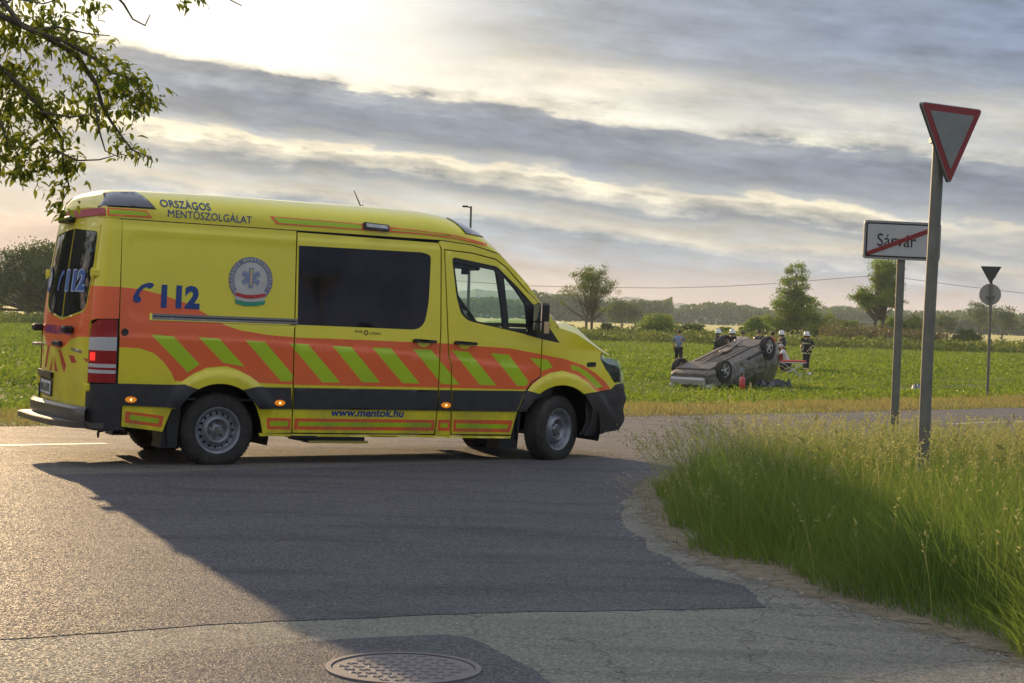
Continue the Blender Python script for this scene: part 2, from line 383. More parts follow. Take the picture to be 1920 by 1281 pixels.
# ---------------------------------------------------------------- terrain
def Fedge(x):
    x = np.asarray(x, float); xc = np.clip(x, -14, 16); s = .8097 + 2 * .00833 * xc
    return 25.05 + .8097 * xc + .00833 * xc * xc + s * (x - xc)
def dist_edge(x, y):
    x = np.asarray(x, float); s = .8097 + 2 * .00833 * np.clip(x, -14, 16); return (y - Fedge(x)) / np.sqrt(1 + s * s)
def gz(x, y):
    d = dist_edge(x, y)
    z = -.62 * ss(.4, 15, d) - .10 * ss(15, 45, d) + .045 * ss(1, 5, d) * (np.sin(x * 1.3) * np.cos(y * .9 + x * .4))
    z = z + .55 * ss(180, 800, np.asarray(y, float)) - .004
    return z
def ground_shader():
    m = bpy.data.materials.new('field_soil'); m.use_nodes = True; t = m.node_tree; b = t.nodes['Principled BSDF']; b.inputs['Roughness'].default_value = .95
    b.inputs['Specular IOR Level'].default_value = .1
    co = t.nodes.new('ShaderNodeTexCoord'); sx = t.nodes.new('ShaderNodeSeparateXYZ'); t.links.new(co.outputs['Object'], sx.inputs[0])
    def no(scale, det=6):
        n = t.nodes.new('ShaderNodeTexNoise'); n.inputs['Scale'].default_value = scale; n.inputs['Detail'].default_value = det; t.links.new(co.outputs['Object'], n.inputs['Vector']); return n.outputs[0]
    def mr(v, a, c):
        n = t.nodes.new('ShaderNodeMapRange'); n.inputs[1].default_value = a; n.inputs[2].default_value = c; t.links.new(v, n.inputs[0]); return n.outputs[0]
    def mx(f, a, c):
        n = t.nodes.new('ShaderNodeMix'); n.data_type = 'RGBA'; t.links.new(f, n.inputs[0])
        for s, v in ((n.inputs[6], a), (n.inputs[7], c)):
            if isinstance(v, tuple): s.default_value = v
            else: t.links.new(v, s)
        return n.outputs[2]
    soil = mx(mr(no(3), .35, .65), (.085, .065, .045, 1), (.13, .10, .07, 1))
    green = mx(mr(no(.35), .35, .6), (.06, .11, .015, 1), (.11, .17, .02, 1))
    near = mx(mr(no(.9), .42, .56), soil, green)
    crop = mx(mr(sx.outputs[1], 45, 95), near, green)
    wheat = mx(mr(no(.02), .3, .7), (.62, .50, .19, 1), (.50, .45, .15, 1))
    allc = mx(mr(sx.outputs[1], 176, 182), crop, wheat)
    far = mx(mr(sx.outputs[1], 1100, 1300), allc, (.10, .14, .05, 1))
    t.links.new(far, b.inputs['Base Color']); return m
# ground: one sheet, fine near the road and coarse to the horizon
xs = np.unique(np.concatenate([np.arange(-40, 60, 1.5), np.linspace(-3400, -40, 40), np.linspace(60, 3400, 40)]))
ys = np.unique(np.concatenate([np.arange(-10, 60, 1.5), np.geomspace(60, 3400, 45), np.linspace(-120, -10, 5)]))
gx, gy = np.meshgrid(xs, ys); V = np.stack([gx.ravel(), gy.ravel(), (gz(gx, gy)).ravel()], 1)
nx, ny = len(xs), len(ys); i = np.arange((nx - 1) * (ny - 1)); a = (i // (nx - 1)) * nx + i % (nx - 1)
link('ground', mesh_np('ground', V, np.stack([a, a + 1, a + 1 + nx, a + nx], 1), smooth=True), ground_shader(), kind='structure')

def asphalt(name, c1, c2, fleck, rough=.68, crack=0.0, bstr=.9):
    m = bpy.data.materials.new(name); m.use_nodes = True; t = m.node_tree; b = t.nodes['Principled BSDF']
    b.inputs['Roughness'].default_value = rough; b.inputs['Specular IOR Level'].default_value = .07
    co = t.nodes.new('ShaderNodeTexCoord')
    def no(scale, det=5, r=.6):
        n = t.nodes.new('ShaderNodeTexNoise'); n.inputs['Scale'].default_value = scale; n.inputs['Detail'].default_value = det; n.inputs['Roughness'].default_value = r; t.links.new(co.outputs['Object'], n.inputs['Vector']); return n.outputs[0]
    def mr(v, a_, c, lo=0, hi=1):
        n = t.nodes.new('ShaderNodeMapRange'); n.inputs[1].default_value = a_; n.inputs[2].default_value = c; n.inputs[3].default_value = lo; n.inputs[4].default_value = hi; t.links.new(v, n.inputs[0]); return n.outputs[0]
    def mx(f, a_, c, mode='MIX'):
        n = t.nodes.new('ShaderNodeMix'); n.data_type = 'RGBA'; n.blend_type = mode
        if isinstance(f, float): n.inputs[0].default_value = f
        else: t.links.new(f, n.inputs[0])
        for s, v in ((n.inputs[6], a_), (n.inputs[7], c)):
            if isinstance(v, tuple): s.default_value = v
            else: t.links.new(v, s)
        return n.outputs[2]
    base = mx(mr(no(.7), .35, .65), c1 + (1,), c2 + (1,))
    vo = t.nodes.new('ShaderNodeTexVoronoi'); vo.inputs['Scale'].default_value = 95; t.links.new(co.outputs['Object'], vo.inputs['Vector'])
    st = t.nodes.new('ShaderNodeSeparateColor'); t.links.new(vo.outputs['Color'], st.inputs[0])
    agg = mx(mr(st.outputs[0], .55, 1.0), base, fleck + (1,))
    agg = mx(mr(st.outputs[1], .8, .95, 0, .6), agg, (c1[0] * .35, c1[1] * .35, c1[2] * .35, 1))
    mpp = t.nodes.new('ShaderNodeMapping'); mpp.inputs['Scale'].default_value = (.45, 2.2, 1); mpp.inputs['Rotation'].default_value = (0, 0, -.25); t.links.new(co.outputs['Object'], mpp.inputs[0])
    nst = t.nodes.new('ShaderNodeTexNoise'); nst.inputs['Scale'].default_value = 1.3; nst.inputs['Detail'].default_value = 6; t.links.new(mpp.outputs[0], nst.inputs['Vector'])
    agg = mx(mr(nst.outputs[0], .5, .68, 0, .45), agg, (c1[0] * .5, c1[1] * .48, c1[2] * .46, 1)); agg = mx(mr(nst.outputs[0], .42, .30, 0, .35), agg, (c1[0] * 1.5, c1[1] * 1.5, c1[2] * 1.45, 1))
    pat = mx(mr(no(2.6), .58, .72, 0, .35), agg, (c1[0] * .6, c1[1] * .6, c1[2] * .6, 1))
    if crack:
        w = t.nodes.new('ShaderNodeTexVoronoi'); w.feature = 'DISTANCE_TO_EDGE'; w.inputs['Scale'].default_value = 1.15
        nz = t.nodes.new('ShaderNodeTexNoise'); nz.inputs['Scale'].default_value = 5; nz.inputs['Detail'].default_value = 5; t.links.new(co.outputs['Object'], nz.inputs['Vector'])
        va = t.nodes.new('ShaderNodeVectorMath'); va.operation = 'SCALE'; va.inputs['Scale'].default_value = .35; t.links.new(nz.outputs['Color'], va.inputs[0])
        vb = t.nodes.new('ShaderNodeVectorMath'); vb.operation = 'ADD'; t.links.new(co.outputs['Object'], vb.inputs[0]); t.links.new(va.outputs[0], vb.inputs[1])
        t.links.new(vb.outputs[0], w.inputs['Vector']); pat = mx(mr(w.outputs['Distance'], .003, .012, crack, 0), pat, (.02, .018, .016, 1))
    t.links.new(pat, b.inputs['Base Color'])
    bp = t.nodes.new('ShaderNodeBump'); bp.inputs['Strength'].default_value = bstr; bp.inputs['Distance'].default_value = .009
    hsum = t.nodes.new('ShaderNodeMath'); hsum.operation = 'ADD'; t.links.new(vo.outputs['Distance'], hsum.inputs[0]); t.links.new(no(220, 2), hsum.inputs[1])
    t.links.new(hsum.outputs[0], bp.inputs['Height']); t.links.new(bp.outputs[0], b.inputs['Normal'])
    t.links.new(mr(st.outputs[2], 0, 1, rough - .22, rough + .28), b.inputs['Roughness']); return m
M_new = asphalt('dark_new_asphalt', (.098, .097, .112), (.115, .112, .122), (.21, .20, .19))
M_old = asphalt('pale_old_asphalt', (.20, .195, .17), (.235, .225, .195), (.36, .34, .29), .7, crack=.45)
M_main = asphalt('main_road_asphalt', (.14, .128, .124), (.165, .15, .138), (.32, .29, .25), .68)
M_dust = mat('roadside_dust', (.20, .165, .12), .95, noise=(5, (.11, .085, .055), 2.5), bump=(60, 1, .01))
def wob(poly, sp_=.12, amp=.02, closed=True, seed=1, slow=0.):
    rg = np.random.default_rng(seed); P = dens(poly, sp_, closed); n = len(P); s = np.zeros((n, 2)); t = np.arange(n) * sp_
    for q in range(7): s += np.sin(t * rg.uniform(1.2, 9))[:, None] * rg.normal(0, slow / 2, (1, 2))
    return [(p[0] + rg.normal(0, amp) + s[i, 0], p[1] + rg.normal(0, amp) + s[i, 1]) for i, p in enumerate(P)]
def flat(name, poly, z, m, **k):
    tri, _, fs, _, _, _ = delaunay_2d_cdt([Vector(p) for p in poly], [(i, (i + 1) % len(poly)) for i in range(len(poly))], [], 0, 1e-5)
    V2 = np.array([(v.x, v.y) for v in tri]); F = np.array(fs); F = F[inpoly(V2[F].mean(1), poly)]
    tr = V2[F]; cr = np.cross(tr[:, 1] - tr[:, 0], tr[:, 2] - tr[:, 0]); F[cr < 0] = F[cr < 0][:, ::-1]
    return link(name, mesh_np(name, np.column_stack([V2, np.full(len(V2), z)]), F), m, **k)
def offcurve(d, x0, x1, n=60):
    out = []
    for x in np.linspace(x0, x1, n):
        s = .8097 + 2 * .00833 * min(max(x, -14), 16); L = math.hypot(1, s); out.append((x - d * s / L, float(Fedge(x)) + d / L))
    return out
far_e = wob(offcurve(.05, -60, 110, 120), .4, .03, False, 3)
near_e = offcurve(-5.75, -60, 110, 120)
flat('main_road', far_e + near_e[::-1], .002, M_main, kind='structure')
# side road: whole apron in pale old asphalt, newer dark surfacing on top
grass_edge = [(3.9, 3.5), (2.75, 6.6), (2.34, 7.87), (2.14, 8.64), (1.87, 9.4), (1.51, 10.51), (1.18, 11.39), (1.2, 13.0), (1.33, 15.0), (1.8, 17.2)]
nearR = [p for p in offcurve(-5.7, -30, 12, 60)]
apron = [(3.9, 3.5)] + wob(grass_edge[1:], .2, .04, False, 5) + [p for p in nearR[::-1] if p[0] < 3.6 and p[0] > -14] + [(-14, 3.5)]
flat('roadside_dirt', wob([(4.3, 3.2), (3.2, 6.6), (2.8, 8.3), (2.4, 9.8), (1.9, 11.0), (1.6, 12.5), (1.7, 14.6), (2.6, 17.0), (6, 21.5), (5.6, 22), (1.0, 17.2), (.7, 14.5), (.7, 11), (1.2, 8.5), (2.2, 5.5)], .06, .02, True, 9), -.002, M_dust, kind='structure')
flat('side_road', apron, .000, M_old, kind='structure')
new_edge = [(-14, 5.3), (-6, 6.1), (-2.9, 7.25), (-2.19, 7.65), (-1.78, 7.89), (-1.28, 8.21), (-.12, 8.71), (.69, 8.93), (1.37, 9.14)]
right_e = [(1.37, 9.14), (1.27, 9.84), (1.12, 10.47), (.98, 11.1), (.87, 11.87), (.85, 12.62), (.91, 14.07), (1.2, 15.96), (1.5, 17.1)]
flat('new_asphalt', wob(new_edge, .1, .008, False, 11) + wob(right_e, .04, .010, False, 12, slow=.03) + [p for p in nearR[::-1] if p[0] < 4.0 and p[0] > -10], .003, M_new, kind='structure')
# dirt creeping over the edge beside the grass, thinning out towards the asphalt
M_dirt = mat('loose_dirt_and_straw', (.21, .175, .125), .95, noise=(9, (.11, .088, .055), 2.2))
t = M_dirt.node_tree; b = t.nodes['Principled BSDF']; at_ = t.nodes.new('ShaderNodeAttribute'); at_.attribute_name = 'fade'; co = t.nodes.new('ShaderNodeTexCoord')
nz = t.nodes.new('ShaderNodeTexNoise'); nz.inputs['Scale'].default_value = 6; nz.inputs['Detail'].default_value = 10; nz.inputs['Roughness'].default_value = .75; t.links.new(co.outputs['Object'], nz.inputs['Vector'])
sb_ = t.nodes.new('ShaderNodeMath'); sb_.operation = 'SUBTRACT'; t.links.new(at_.outputs['Fac'], sb_.inputs[0]); mr_1 = t.nodes.new('ShaderNodeMapRange'); mr_1.inputs[1].default_value = .34; mr_1.inputs[2].default_value = .66; t.links.new(nz.outputs[0], mr_1.inputs[0]); t.links.new(mr_1.outputs[0], sb_.inputs[1])
mr_0 = t.nodes.new('ShaderNodeMapRange'); mr_0.inputs[1].default_value = -.06; mr_0.inputs[2].default_value = .10; t.links.new(sb_.outputs[0], mr_0.inputs[0]); t.links.new(mr_0.outputs[0], b.inputs['Alpha'])
dl = [(1.25, 17.0), (.98, 16.2), (.90, 14.1), (.86, 12.6), (.90, 11.8), (1.02, 11.0), (1.18, 10.35), (1.40, 9.8), (1.60, 9.3), (1.82, 8.75), (2.05, 8.1), (2.28, 7.4), (2.9, 6.2)]
dp = dl + [(3.9, 6.2), (2.6, 9.0), (2.1, 10.8), (1.7, 12.0), (1.7, 15.9), (2.1, 17.3)]
gx, gy = np.meshgrid(np.arange(.8, 4.0, .05), np.arange(6.1, 17.4, .05)); gp = np.stack([gx.ravel(), gy.ravel()], 1); gp = gp[inpoly(gp, dp)]
o_ = dens(dp, .05); vs, _, fs, _, _, _ = delaunay_2d_cdt([Vector(p) for p in o_ + [tuple(g) for g in gp]], [(i, (i + 1) % len(o_)) for i in range(len(o_))], [], 0, 1e-5)
V2 = np.array([(v.x, v.y) for v in vs]); F = np.array(fs); F = F[inpoly(V2[F].mean(1), dp)]; tr = V2[F]; cr = np.cross(tr[:, 1] - tr[:, 0], tr[:, 2] - tr[:, 0]); F[cr < 0] = F[cr < 0][:, ::-1]
dd = np.array(dens(dl, .04, False)); fd = np.min(np.hypot(V2[:, None, 0] - dd[None, :, 0], V2[:, None, 1] - dd[None, :, 1]), axis=1) / .34
rgd = np.random.default_rng(5); mound = .0 * ss(.1, 1.2, fd) * (1 + .6 * np.sin(V2[:, 0] * 9) * np.cos(V2[:, 1] * 7))
mo = mesh_np('dusty_shoulder', np.column_stack([V2, .0015 + mound]), F, None, True); at1 = mo.attributes.new('fade', 'FLOAT', 'POINT'); at1.data.foreach_set('value', np.clip(fd, 0, 1.2).astype(np.float32))
link('dusty_shoulder', mo, M_dirt, kind='structure')
# loose stones
rgd = np.random.default_rng(15); gb = []; gf = []; k0 = 0
for q in range(260):
    if q < 900: i = rgd.integers(0, len(dd)); c = dd[i] + np.array([abs(rgd.normal(.02, .22)) - .12, rgd.normal(0, .12)])
    else: c = np.array([rgd.uniform(-3.2, 1.8), rgd.uniform(7.2, 13)])
    s_ = rgd.uniform(.003, .009) * (1.6 if rgd.random() < .08 else 1); v = np.array([(-1, -1, 0), (1, -1, 0), (1, 1, 0), (-1, 1, 0), (-.6, -.5, 1), (.6, -.6, 1.1), (.5, .6, .9), (-.5, .5, 1)]) * s_ + rgd.normal(0, s_ * .15, (8, 3)); v[:, :2] += c; v[:, 2] += .003
    gb.append(v); gf.append(np.array([(4, 5, 6, 7), (0, 1, 5, 4), (1, 2, 6, 5), (2, 3, 7, 6), (3, 0, 4, 7)]) + k0); k0 += 8
link('loose_gravel', mesh_np('loose_gravel', np.concatenate(gb), np.concatenate(gf)), mat('gravel', (.30, .27, .22), .9), kind='stuff', label='small loose stones scattered on the side road', cat='gravel')
patch = fillet([(-1.62, 6.2), (-1.46, 7.46), (-1.08, 7.68), (-.64, 7.95), (-.23, 8.11), (-.13, 7.99), (.13, 7.36), (.30, 6.6), (.35, 6.2)], .08, 3)
flat('asphalt_patch', wob(patch, .06, .006, True, 14), .002, M_new, kind='structure')
M_mark = mat('road_marking_paint', (.55, .53, .48), .6, noise=(14, (.3, .28, .25), 2.2))
def strip(d0, d1, x0, x1, n=24):
    a = offcurve(d0, x0, x1, n); b = offcurve(d1, x0, x1, n); return a + b[::-1]
flat('road_marking', strip(-2.66, -2.52, -16, -5.75), .005, M_mark, kind='structure')
flat('road_marking', strip(-2.76, -2.63, 5.0, 60), .005, M_mark, kind='structure')

# manhole
mh = empty('manhole', (-.41, 7.285, .004), label='round cast iron manhole cover set in the dark asphalt patch', cat='manhole cover')
M_iron = mat('cast_iron', (.15, .14, .145), .6, metal=.15, noise=(12, (.12, .10, .10), 2.5), bump=(120, .5, .003))
MB().lathe([(.325, -.01), (.325, .006), (.300, .006), (.300, -.01)], 64, 'Z').build('frame', M_iron, mh)
MB().lathe([(0, .001), (.296, .001), (.296, -.02)], 64, 'Z').build('cover', M_iron, mh)
rb = MB(); rr = random.Random(4)
for i in range(9):
    for j in range(9):
        x = (i - 4) * .062 + (j % 2) * .03; y = (j - 4) * .062
        if math.hypot(x, y) < .265:
            a = rr.random() * 3.14
            for q in (0, math.pi / 2 + .3):
                rot = Matrix.Rotation(a + q, 3, 'Z'); rb.box(x - .024, y - .006, .001, x + .024, y + .006, .006 + .001 * rr.random() + q * .0005, rot=None) if False else rb.add([(Vector((x, y, 0)) + rot @ Vector(v)) for v in [(-.024, -.006, .001), (.024, -.006, .001), (.024, .006, .001), (-.024, .006, .001), (-.02, -.004, .0045 + q * .0003), (.02, -.004, .0045 + q * .0003), (.02, .004, .0045 + q * .0003), (-.02, .004, .0045 + q * .0003)]], [(4, 5, 6, 7), (0, 1, 5, 4), (1, 2, 6, 5), (2, 3, 7, 6), (3, 0, 4, 7)])
rb.build('raised_pattern', M_iron, mh)

# ================================================================ AMBULANCE
van = empty('ambulance_van', label='yellow high-roof ambulance van with orange and green chevron stripes crossing the junction', cat='ambulance')
psi = math.radians(28.7); vp = math.radians(.8)
fx = Vector((math.cos(psi) * math.cos(vp), math.sin(psi) * math.cos(vp), -math.sin(vp))); ly = Vector((-math.sin(psi), math.cos(psi), 0)); uz = fx.cross(ly)
Mv = Matrix((fx, ly, uz)).transposed().to_4x4(); Mv.translation = (-2.7055, 16.399, 0.0); van.matrix_world = Mv
XF0, NF = 3.35, 2.9
def xfront(z): return np.interp(z, [.3, .37, .45, .51, .6, .69, .85, 1.0, 1.12, 1.2, 1.45], [4.55, 4.64, 4.71, 4.71, 4.68, 4.72, 4.67, 4.65, 4.57, 4.50, 4.8])
def offs(x, z):
    x = np.asarray(x, float); z = np.asarray(z, float)
    o = .025 * np.clip((.75 - z) / .45, 0, 1) ** 2 + .09 * np.clip((z - 1.2) / 1.05, 0, 2) ** 1.35
    zc = np.interp(x, [-1, .5, 2.26, 3.1, 3.6], [1.172, 1.165, 1.078, 1.0, .97])
    fade = 1 - ss(3.1, 3.4, x)
    o = o + .013 * ss(0, .022, z - zc) * fade
    o = o + .006 * ss(2.165, 2.172, z) * (x < 2.3)
    r1 = np.hypot(x - .0, z - .31); r2 = np.hypot(x - 3.69, z - .37)
    up = ss(.45, .6, z)
    o = o - .035 * (1 - ss(.535, .60, r1)) * up - .030 * (1 - ss(.54, .60, r2)) * up
    # pressed panel behind the sliding door
    q = np.maximum(np.abs(x + .12) - .79 + .12, np.abs(z - 1.72) - .385 + .12); dx = np.maximum(np.abs(x + .12) - .67, 0); dz = np.maximum(np.abs(z - 1.72) - .265, 0)
    sdf = np.hypot(dx, dz) - .12; sdf = np.where(x > 0, np.abs(z - 1.72) - .385, sdf)
    o = o + .010 * (1 - ss(-.012, .012, sdf)) * (x < .70)
    t = np.clip((x - XF0) / (xfront(z) - XF0), 0, .9999)
    o = o + .98 * (1 - (1 - t ** NF) ** (1 / NF))
    return o
def lean(z): return .10 * np.clip((np.asarray(z, float) - 1.2) / 1.05, 0, 2) ** 1.4
RX = -1.225
def side(u, z):
    """near flank; u runs along the flank as seen square on, and wraps round the rear corner below -1.10"""
    u = np.asarray(u, float); z = np.asarray(z, float)
    x = np.maximum(u, -1.115).copy(); lo = x.copy(); hi = np.maximum(np.minimum(x + .8, XF0 + .885 * (xfront(z) - XF0)), x)
    for _ in range(22):
        mid = (lo + hi) / 2; val = mid - (.37 + .06 * mid) * (offs(mid, z)) - x; lo = np.where(val < 0, mid, lo); hi = np.where(val < 0, hi, mid)
    xs_ = (lo + hi) / 2; xs_ = np.where(x < 3.3, x + .37 * offs(x, z) * (x > -1.0) * ss(-1.0, -.6, x), xs_)
    R_ = .115; a = np.clip((-1.115 - u) / R_, 0, math.pi / 2); ln = lean(z) * ss(-.95, -1.115, np.maximum(u, -1.115))
    xx = np.where(u > -1.115, xs_ + ln, RX + R_ + .0 + lean(z) - R_ * np.sin(a))
    # keep the corner centre at RX+R_
    xx = np.where(u > -1.115, np.where(u < -.95, RX + R_ + (u + 1.115) + ln, xx), xx)
    yy = offs(np.maximum(u, -1.0), z) + np.where(u > -1.115, 0, R_ * (1 - np.cos(a)))
    return np.stack([xx, yy, z], -1)
def rear(u, z):
    u = np.asarray(u, float); z = np.asarray(z, float); o = offs(np.full_like(u, -1.0), z)
    y = .98 + (u - .98) * (.865 - o) / .865; x = RX + lean(z) - .035 * (1 - ((u - .98) / .87) ** 2)
    return np.stack([x, y, z], -1)
VM = [MT[k] for k in ('yellow', 'orange', 'lime', 'red_film', 'cladding', 'black', 'purple_film')]
Yl, Or, Li, Rd, Cl, Bk, Pu = range(7)

# ---- decals of the flank
band = [(-1.3, 1.62), (-1.0, 1.62), (-.81, 1.61), (-.62, 1.57), (-.37, 1.50), (-.18, 1.41), (-.1, 1.36), (.05, 1.30), (.16, 1.27), (.43, 1.235), (.74, 1.22), (1.25, 1.22), (2.39, 1.215), (2.7, 1.20), (3.04, 1.19), (3.42, 1.14), (3.7, 1.10), (3.92, 1.04), (4.07, .96), (4.17, .88), (4.235, .80), (4.20, .77), (4.08, .77), (3.99, .86), (3.84, .94), (3.68, .98), (3.52, .95), (3.40, .885), (3.255, .775), (2.26, .775), (1.27, .77), (.74, .77), (.37, .78), (.28, .84), (.15, .90), (.04, .93), (-.15, .91), (-.28, .85), (-.38, .78), (-.45, .78), (-.49, .86), (-.57, .96), (-.66, 1.03), (-.79, 1.07), (-1.0, 1.075), (-1.3, 1.075)]
wedge = [(-.05, 1.335), (.29, 1.26), (.2, 1.262), (.05, 1.30), (-.1, 1.36), (-.18, 1.41), (.72, 1.41), (.72, 1.335)]
paras = [[(-.69, 1.2), (-.48, 1.19), (-.22, .94), (-.33, .86)], [(-.24, 1.19), (-.04, 1.185), (.22, .93), (.01, .96)], [(.22, 1.175), (.41, 1.17), (.70, .87), (.70, .80), (.59, .80)],
         [(.66, 1.16), (.85, 1.16), (1.2, .80), (1.01, .80)], [(1.10, 1.155), (1.30, 1.15), (1.62, .81), (1.43, .81)], [(1.52, 1.15), (1.72, 1.15), (2.05, .81), (1.86, .81)],
         [(1.96, 1.15), (2.16, 1.15), (2.49, .81), (2.29, .81)], [(2.39, 1.15), (2.58, 1.14), (2.91, .81), (2.72, .81)], [(2.83, 1.135), (3.04, 1.125), (3.28, .86), (3.25, .81), (3.15, .81)],
         [(3.28, 1.10), (3.49, 1.09), (3.56, 1.01), (3.44, .97)], [(3.77, 1.045), (3.88, 1.02), (3.98, .97), (4.06, .91), (4.155, .82), (4.09, .80), (4.03, .85), (3.95, .92), (3.86, .975), (3.79, .99)]]
boxes = [([(-.9, .495), (-.54, .455), (-.56, .35), (-.9, .39)], [(-.86, .465), (-.58, .43), (-.595, .385), (-.855, .415)]),
         ([(.46, .45), (.705, .45), (.705, .34), (.47, .34)], [(.49, .42), (.68, .42), (.675, .372), (.50, .372)]),
         ([(.745, .45), (2.232, .452), (2.228, .342), (.735, .34)], [(.785, .418), (2.20, .42), (2.195, .377), (.78, .374)]),
         ([(2.272, .455), (2.405, .455), (2.41, .342), (2.268, .342)], [(2.30, .42), (2.38, .42), (2.38, .378), (2.30, .378)]),
         ([(2.44, .457), (3.12, .458), (3.09, .335), (2.44, .338)], [(2.475, .42), (3.07, .415), (3.055, .37), (2.475, .37)])]
dec = [(band, Or)] + [(wedge, Yl)] + [(p, Li) for p in paras] + [d for o_, i_ in boxes for d in ((o_, Or), (i_, Li))]
def crease_lines(x0, x1):
    xs_ = np.linspace(x0, x1, 8); z = np.interp(xs_, [-1, .5, 2.26, 3.1, 3.6], [1.172, 1.165, 1.078, 1.0, .97])
    return [list(zip(xs_, z)), list(zip(xs_, z + .022))]
def arc(cx, cz, r, a0, a1, n=14): return [(cx + r * math.cos(math.radians(a0 + (a1 - a0) * i / n)), cz + r * math.sin(math.radians(a0 + (a1 - a0) * i / n))) for i in range(n + 1)]
archR = arc(.0, .31, .455, 62, 122, 12); archF = arc(3.68, .375, .455, 127, 53, 14)
P_quarter = [(-.985, .745), (-.985, 2.243), (.685, 2.243), (.715, .312), (.43, .30), (.40, .43), (.355, .55), (.29, .66)] + archR + [(-.34, .62), (-.42, .53), (-.47, .52), (-.55, .31), (-.93, .355), (-.93, .745)]
P_slide = [(.700, 2.226), (2.205, 2.213), (2.228, 2.15), (2.252, 1.34), (2.252, .77), (2.240, .41), (2.228, .312), (.728, .312), (.715, 1.3)]
P_pillar = [(2.205, 2.228), (2.243, 2.16), (2.266, 1.34), (2.266, .77), (2.254, .41), (2.242, .30), (2.414, .30), (2.394, .77), (2.386, 1.0), (2.352, 1.085), (2.264, 2.158), (2.59, 2.140), (2.86, 2.092), (3.0, 2.002), (3.19, 1.822), (3.34, 1.692), (3.425, 1.60), (3.50, 1.47), (3.515, 1.425), (3.61, 1.425), (3.36, 1.69), (3.22, 1.86), (3.09, 1.98), (2.90, 2.138), (2.86, 2.15), (2.59, 2.215), (2.25, 2.243)]
P_fdoor = [(2.277, 2.146), (2.59, 2.128), (2.855, 2.080), (2.99, 1.992), (3.18, 1.812), (3.33, 1.682), (3.41, 1.595), (3.44, 1.52), (3.412, 1.30), (3.412, .915), (3.32, .86), (3.255, .775), (3.16, .55), (3.105, .312), (2.428, .312), (2.408, .77), (2.399, 1.0), (2.366, 1.085)]
P_win = fillet([(.715, 2.100), (2.02, 2.110), (2.125, 2.09), (2.115, 1.62), (2.07, 1.34), (.733, 1.342)], [0, .02, .10, .05, .16, 0])
P_dwin = fillet([(2.355, 2.085), (2.87, 2.015), (3.12, 1.815), (3.32, 1.63), (3.40, 1.55), (3.425, 1.45), (3.40, 1.305), (3.22, 1.34), (2.56, 1.45), (2.475, 1.52), (2.42, 1.69)], [.05, .03, 0, 0, .02, 0, 0, 0, .05, .05, .05])
P_g1 = fillet([(2.382, 2.040), (2.86, 1.975), (2.935, 1.62), (2.965, 1.395), (2.57, 1.47), (2.505, 1.53), (2.445, 1.69)], [.03, .02, 0, .01, .04, .04, .04])
P_g2 = fillet([(2.955, 1.925), (3.10, 1.785), (3.215, 1.64), (3.25, 1.375), (3.035, 1.385)], .012)
P_fender = [(3.426, 1.30), (3.43, 1.43), (3.50, 1.43), (3.62, 1.415), (3.82, 1.365), (4.0, 1.265), (4.10, 1.195), (4.10, 1.12), (4.27, .85), (4.24, .795), (4.08, .765), (3.955, .745)] + archF[::-1] + [(3.40, .735), (3.27, .765), (3.335, .85), (3.426, .905)]
P_sail = [(3.40, 1.55), (3.425, 1.50), (3.625, 1.265), (3.43, 1.295), (3.225, 1.335), (3.3, 1.5), (3.38, 1.56)]
clad = {'q1': [(-1.0, .745), (-.35, .745), (-.22, .71)] + arc(0, .31, .455, 120, 152, 6)[1:] + [(-.42, .535), (-.935, .548), (-1.0, .548)],
        'q2': [(.215, .712), (.33, .74), (.69, .742), (.708, .54), (.385, .54)], 'd1': [(.722, .742), (2.247, .750), (2.241, .548), (.728, .540)],
        'p1': [(2.268, .750), (2.392, .752), (2.406, .548), (2.256, .548)], 'd2': [(2.412, .752), (3.245, .760), (3.156, .550), (2.42, .549)], 'f1': [(3.262, .762), (3.40, .735)] + arc(3.68, .375, .455, 128, 157, 5) + [(3.17, .55)]}
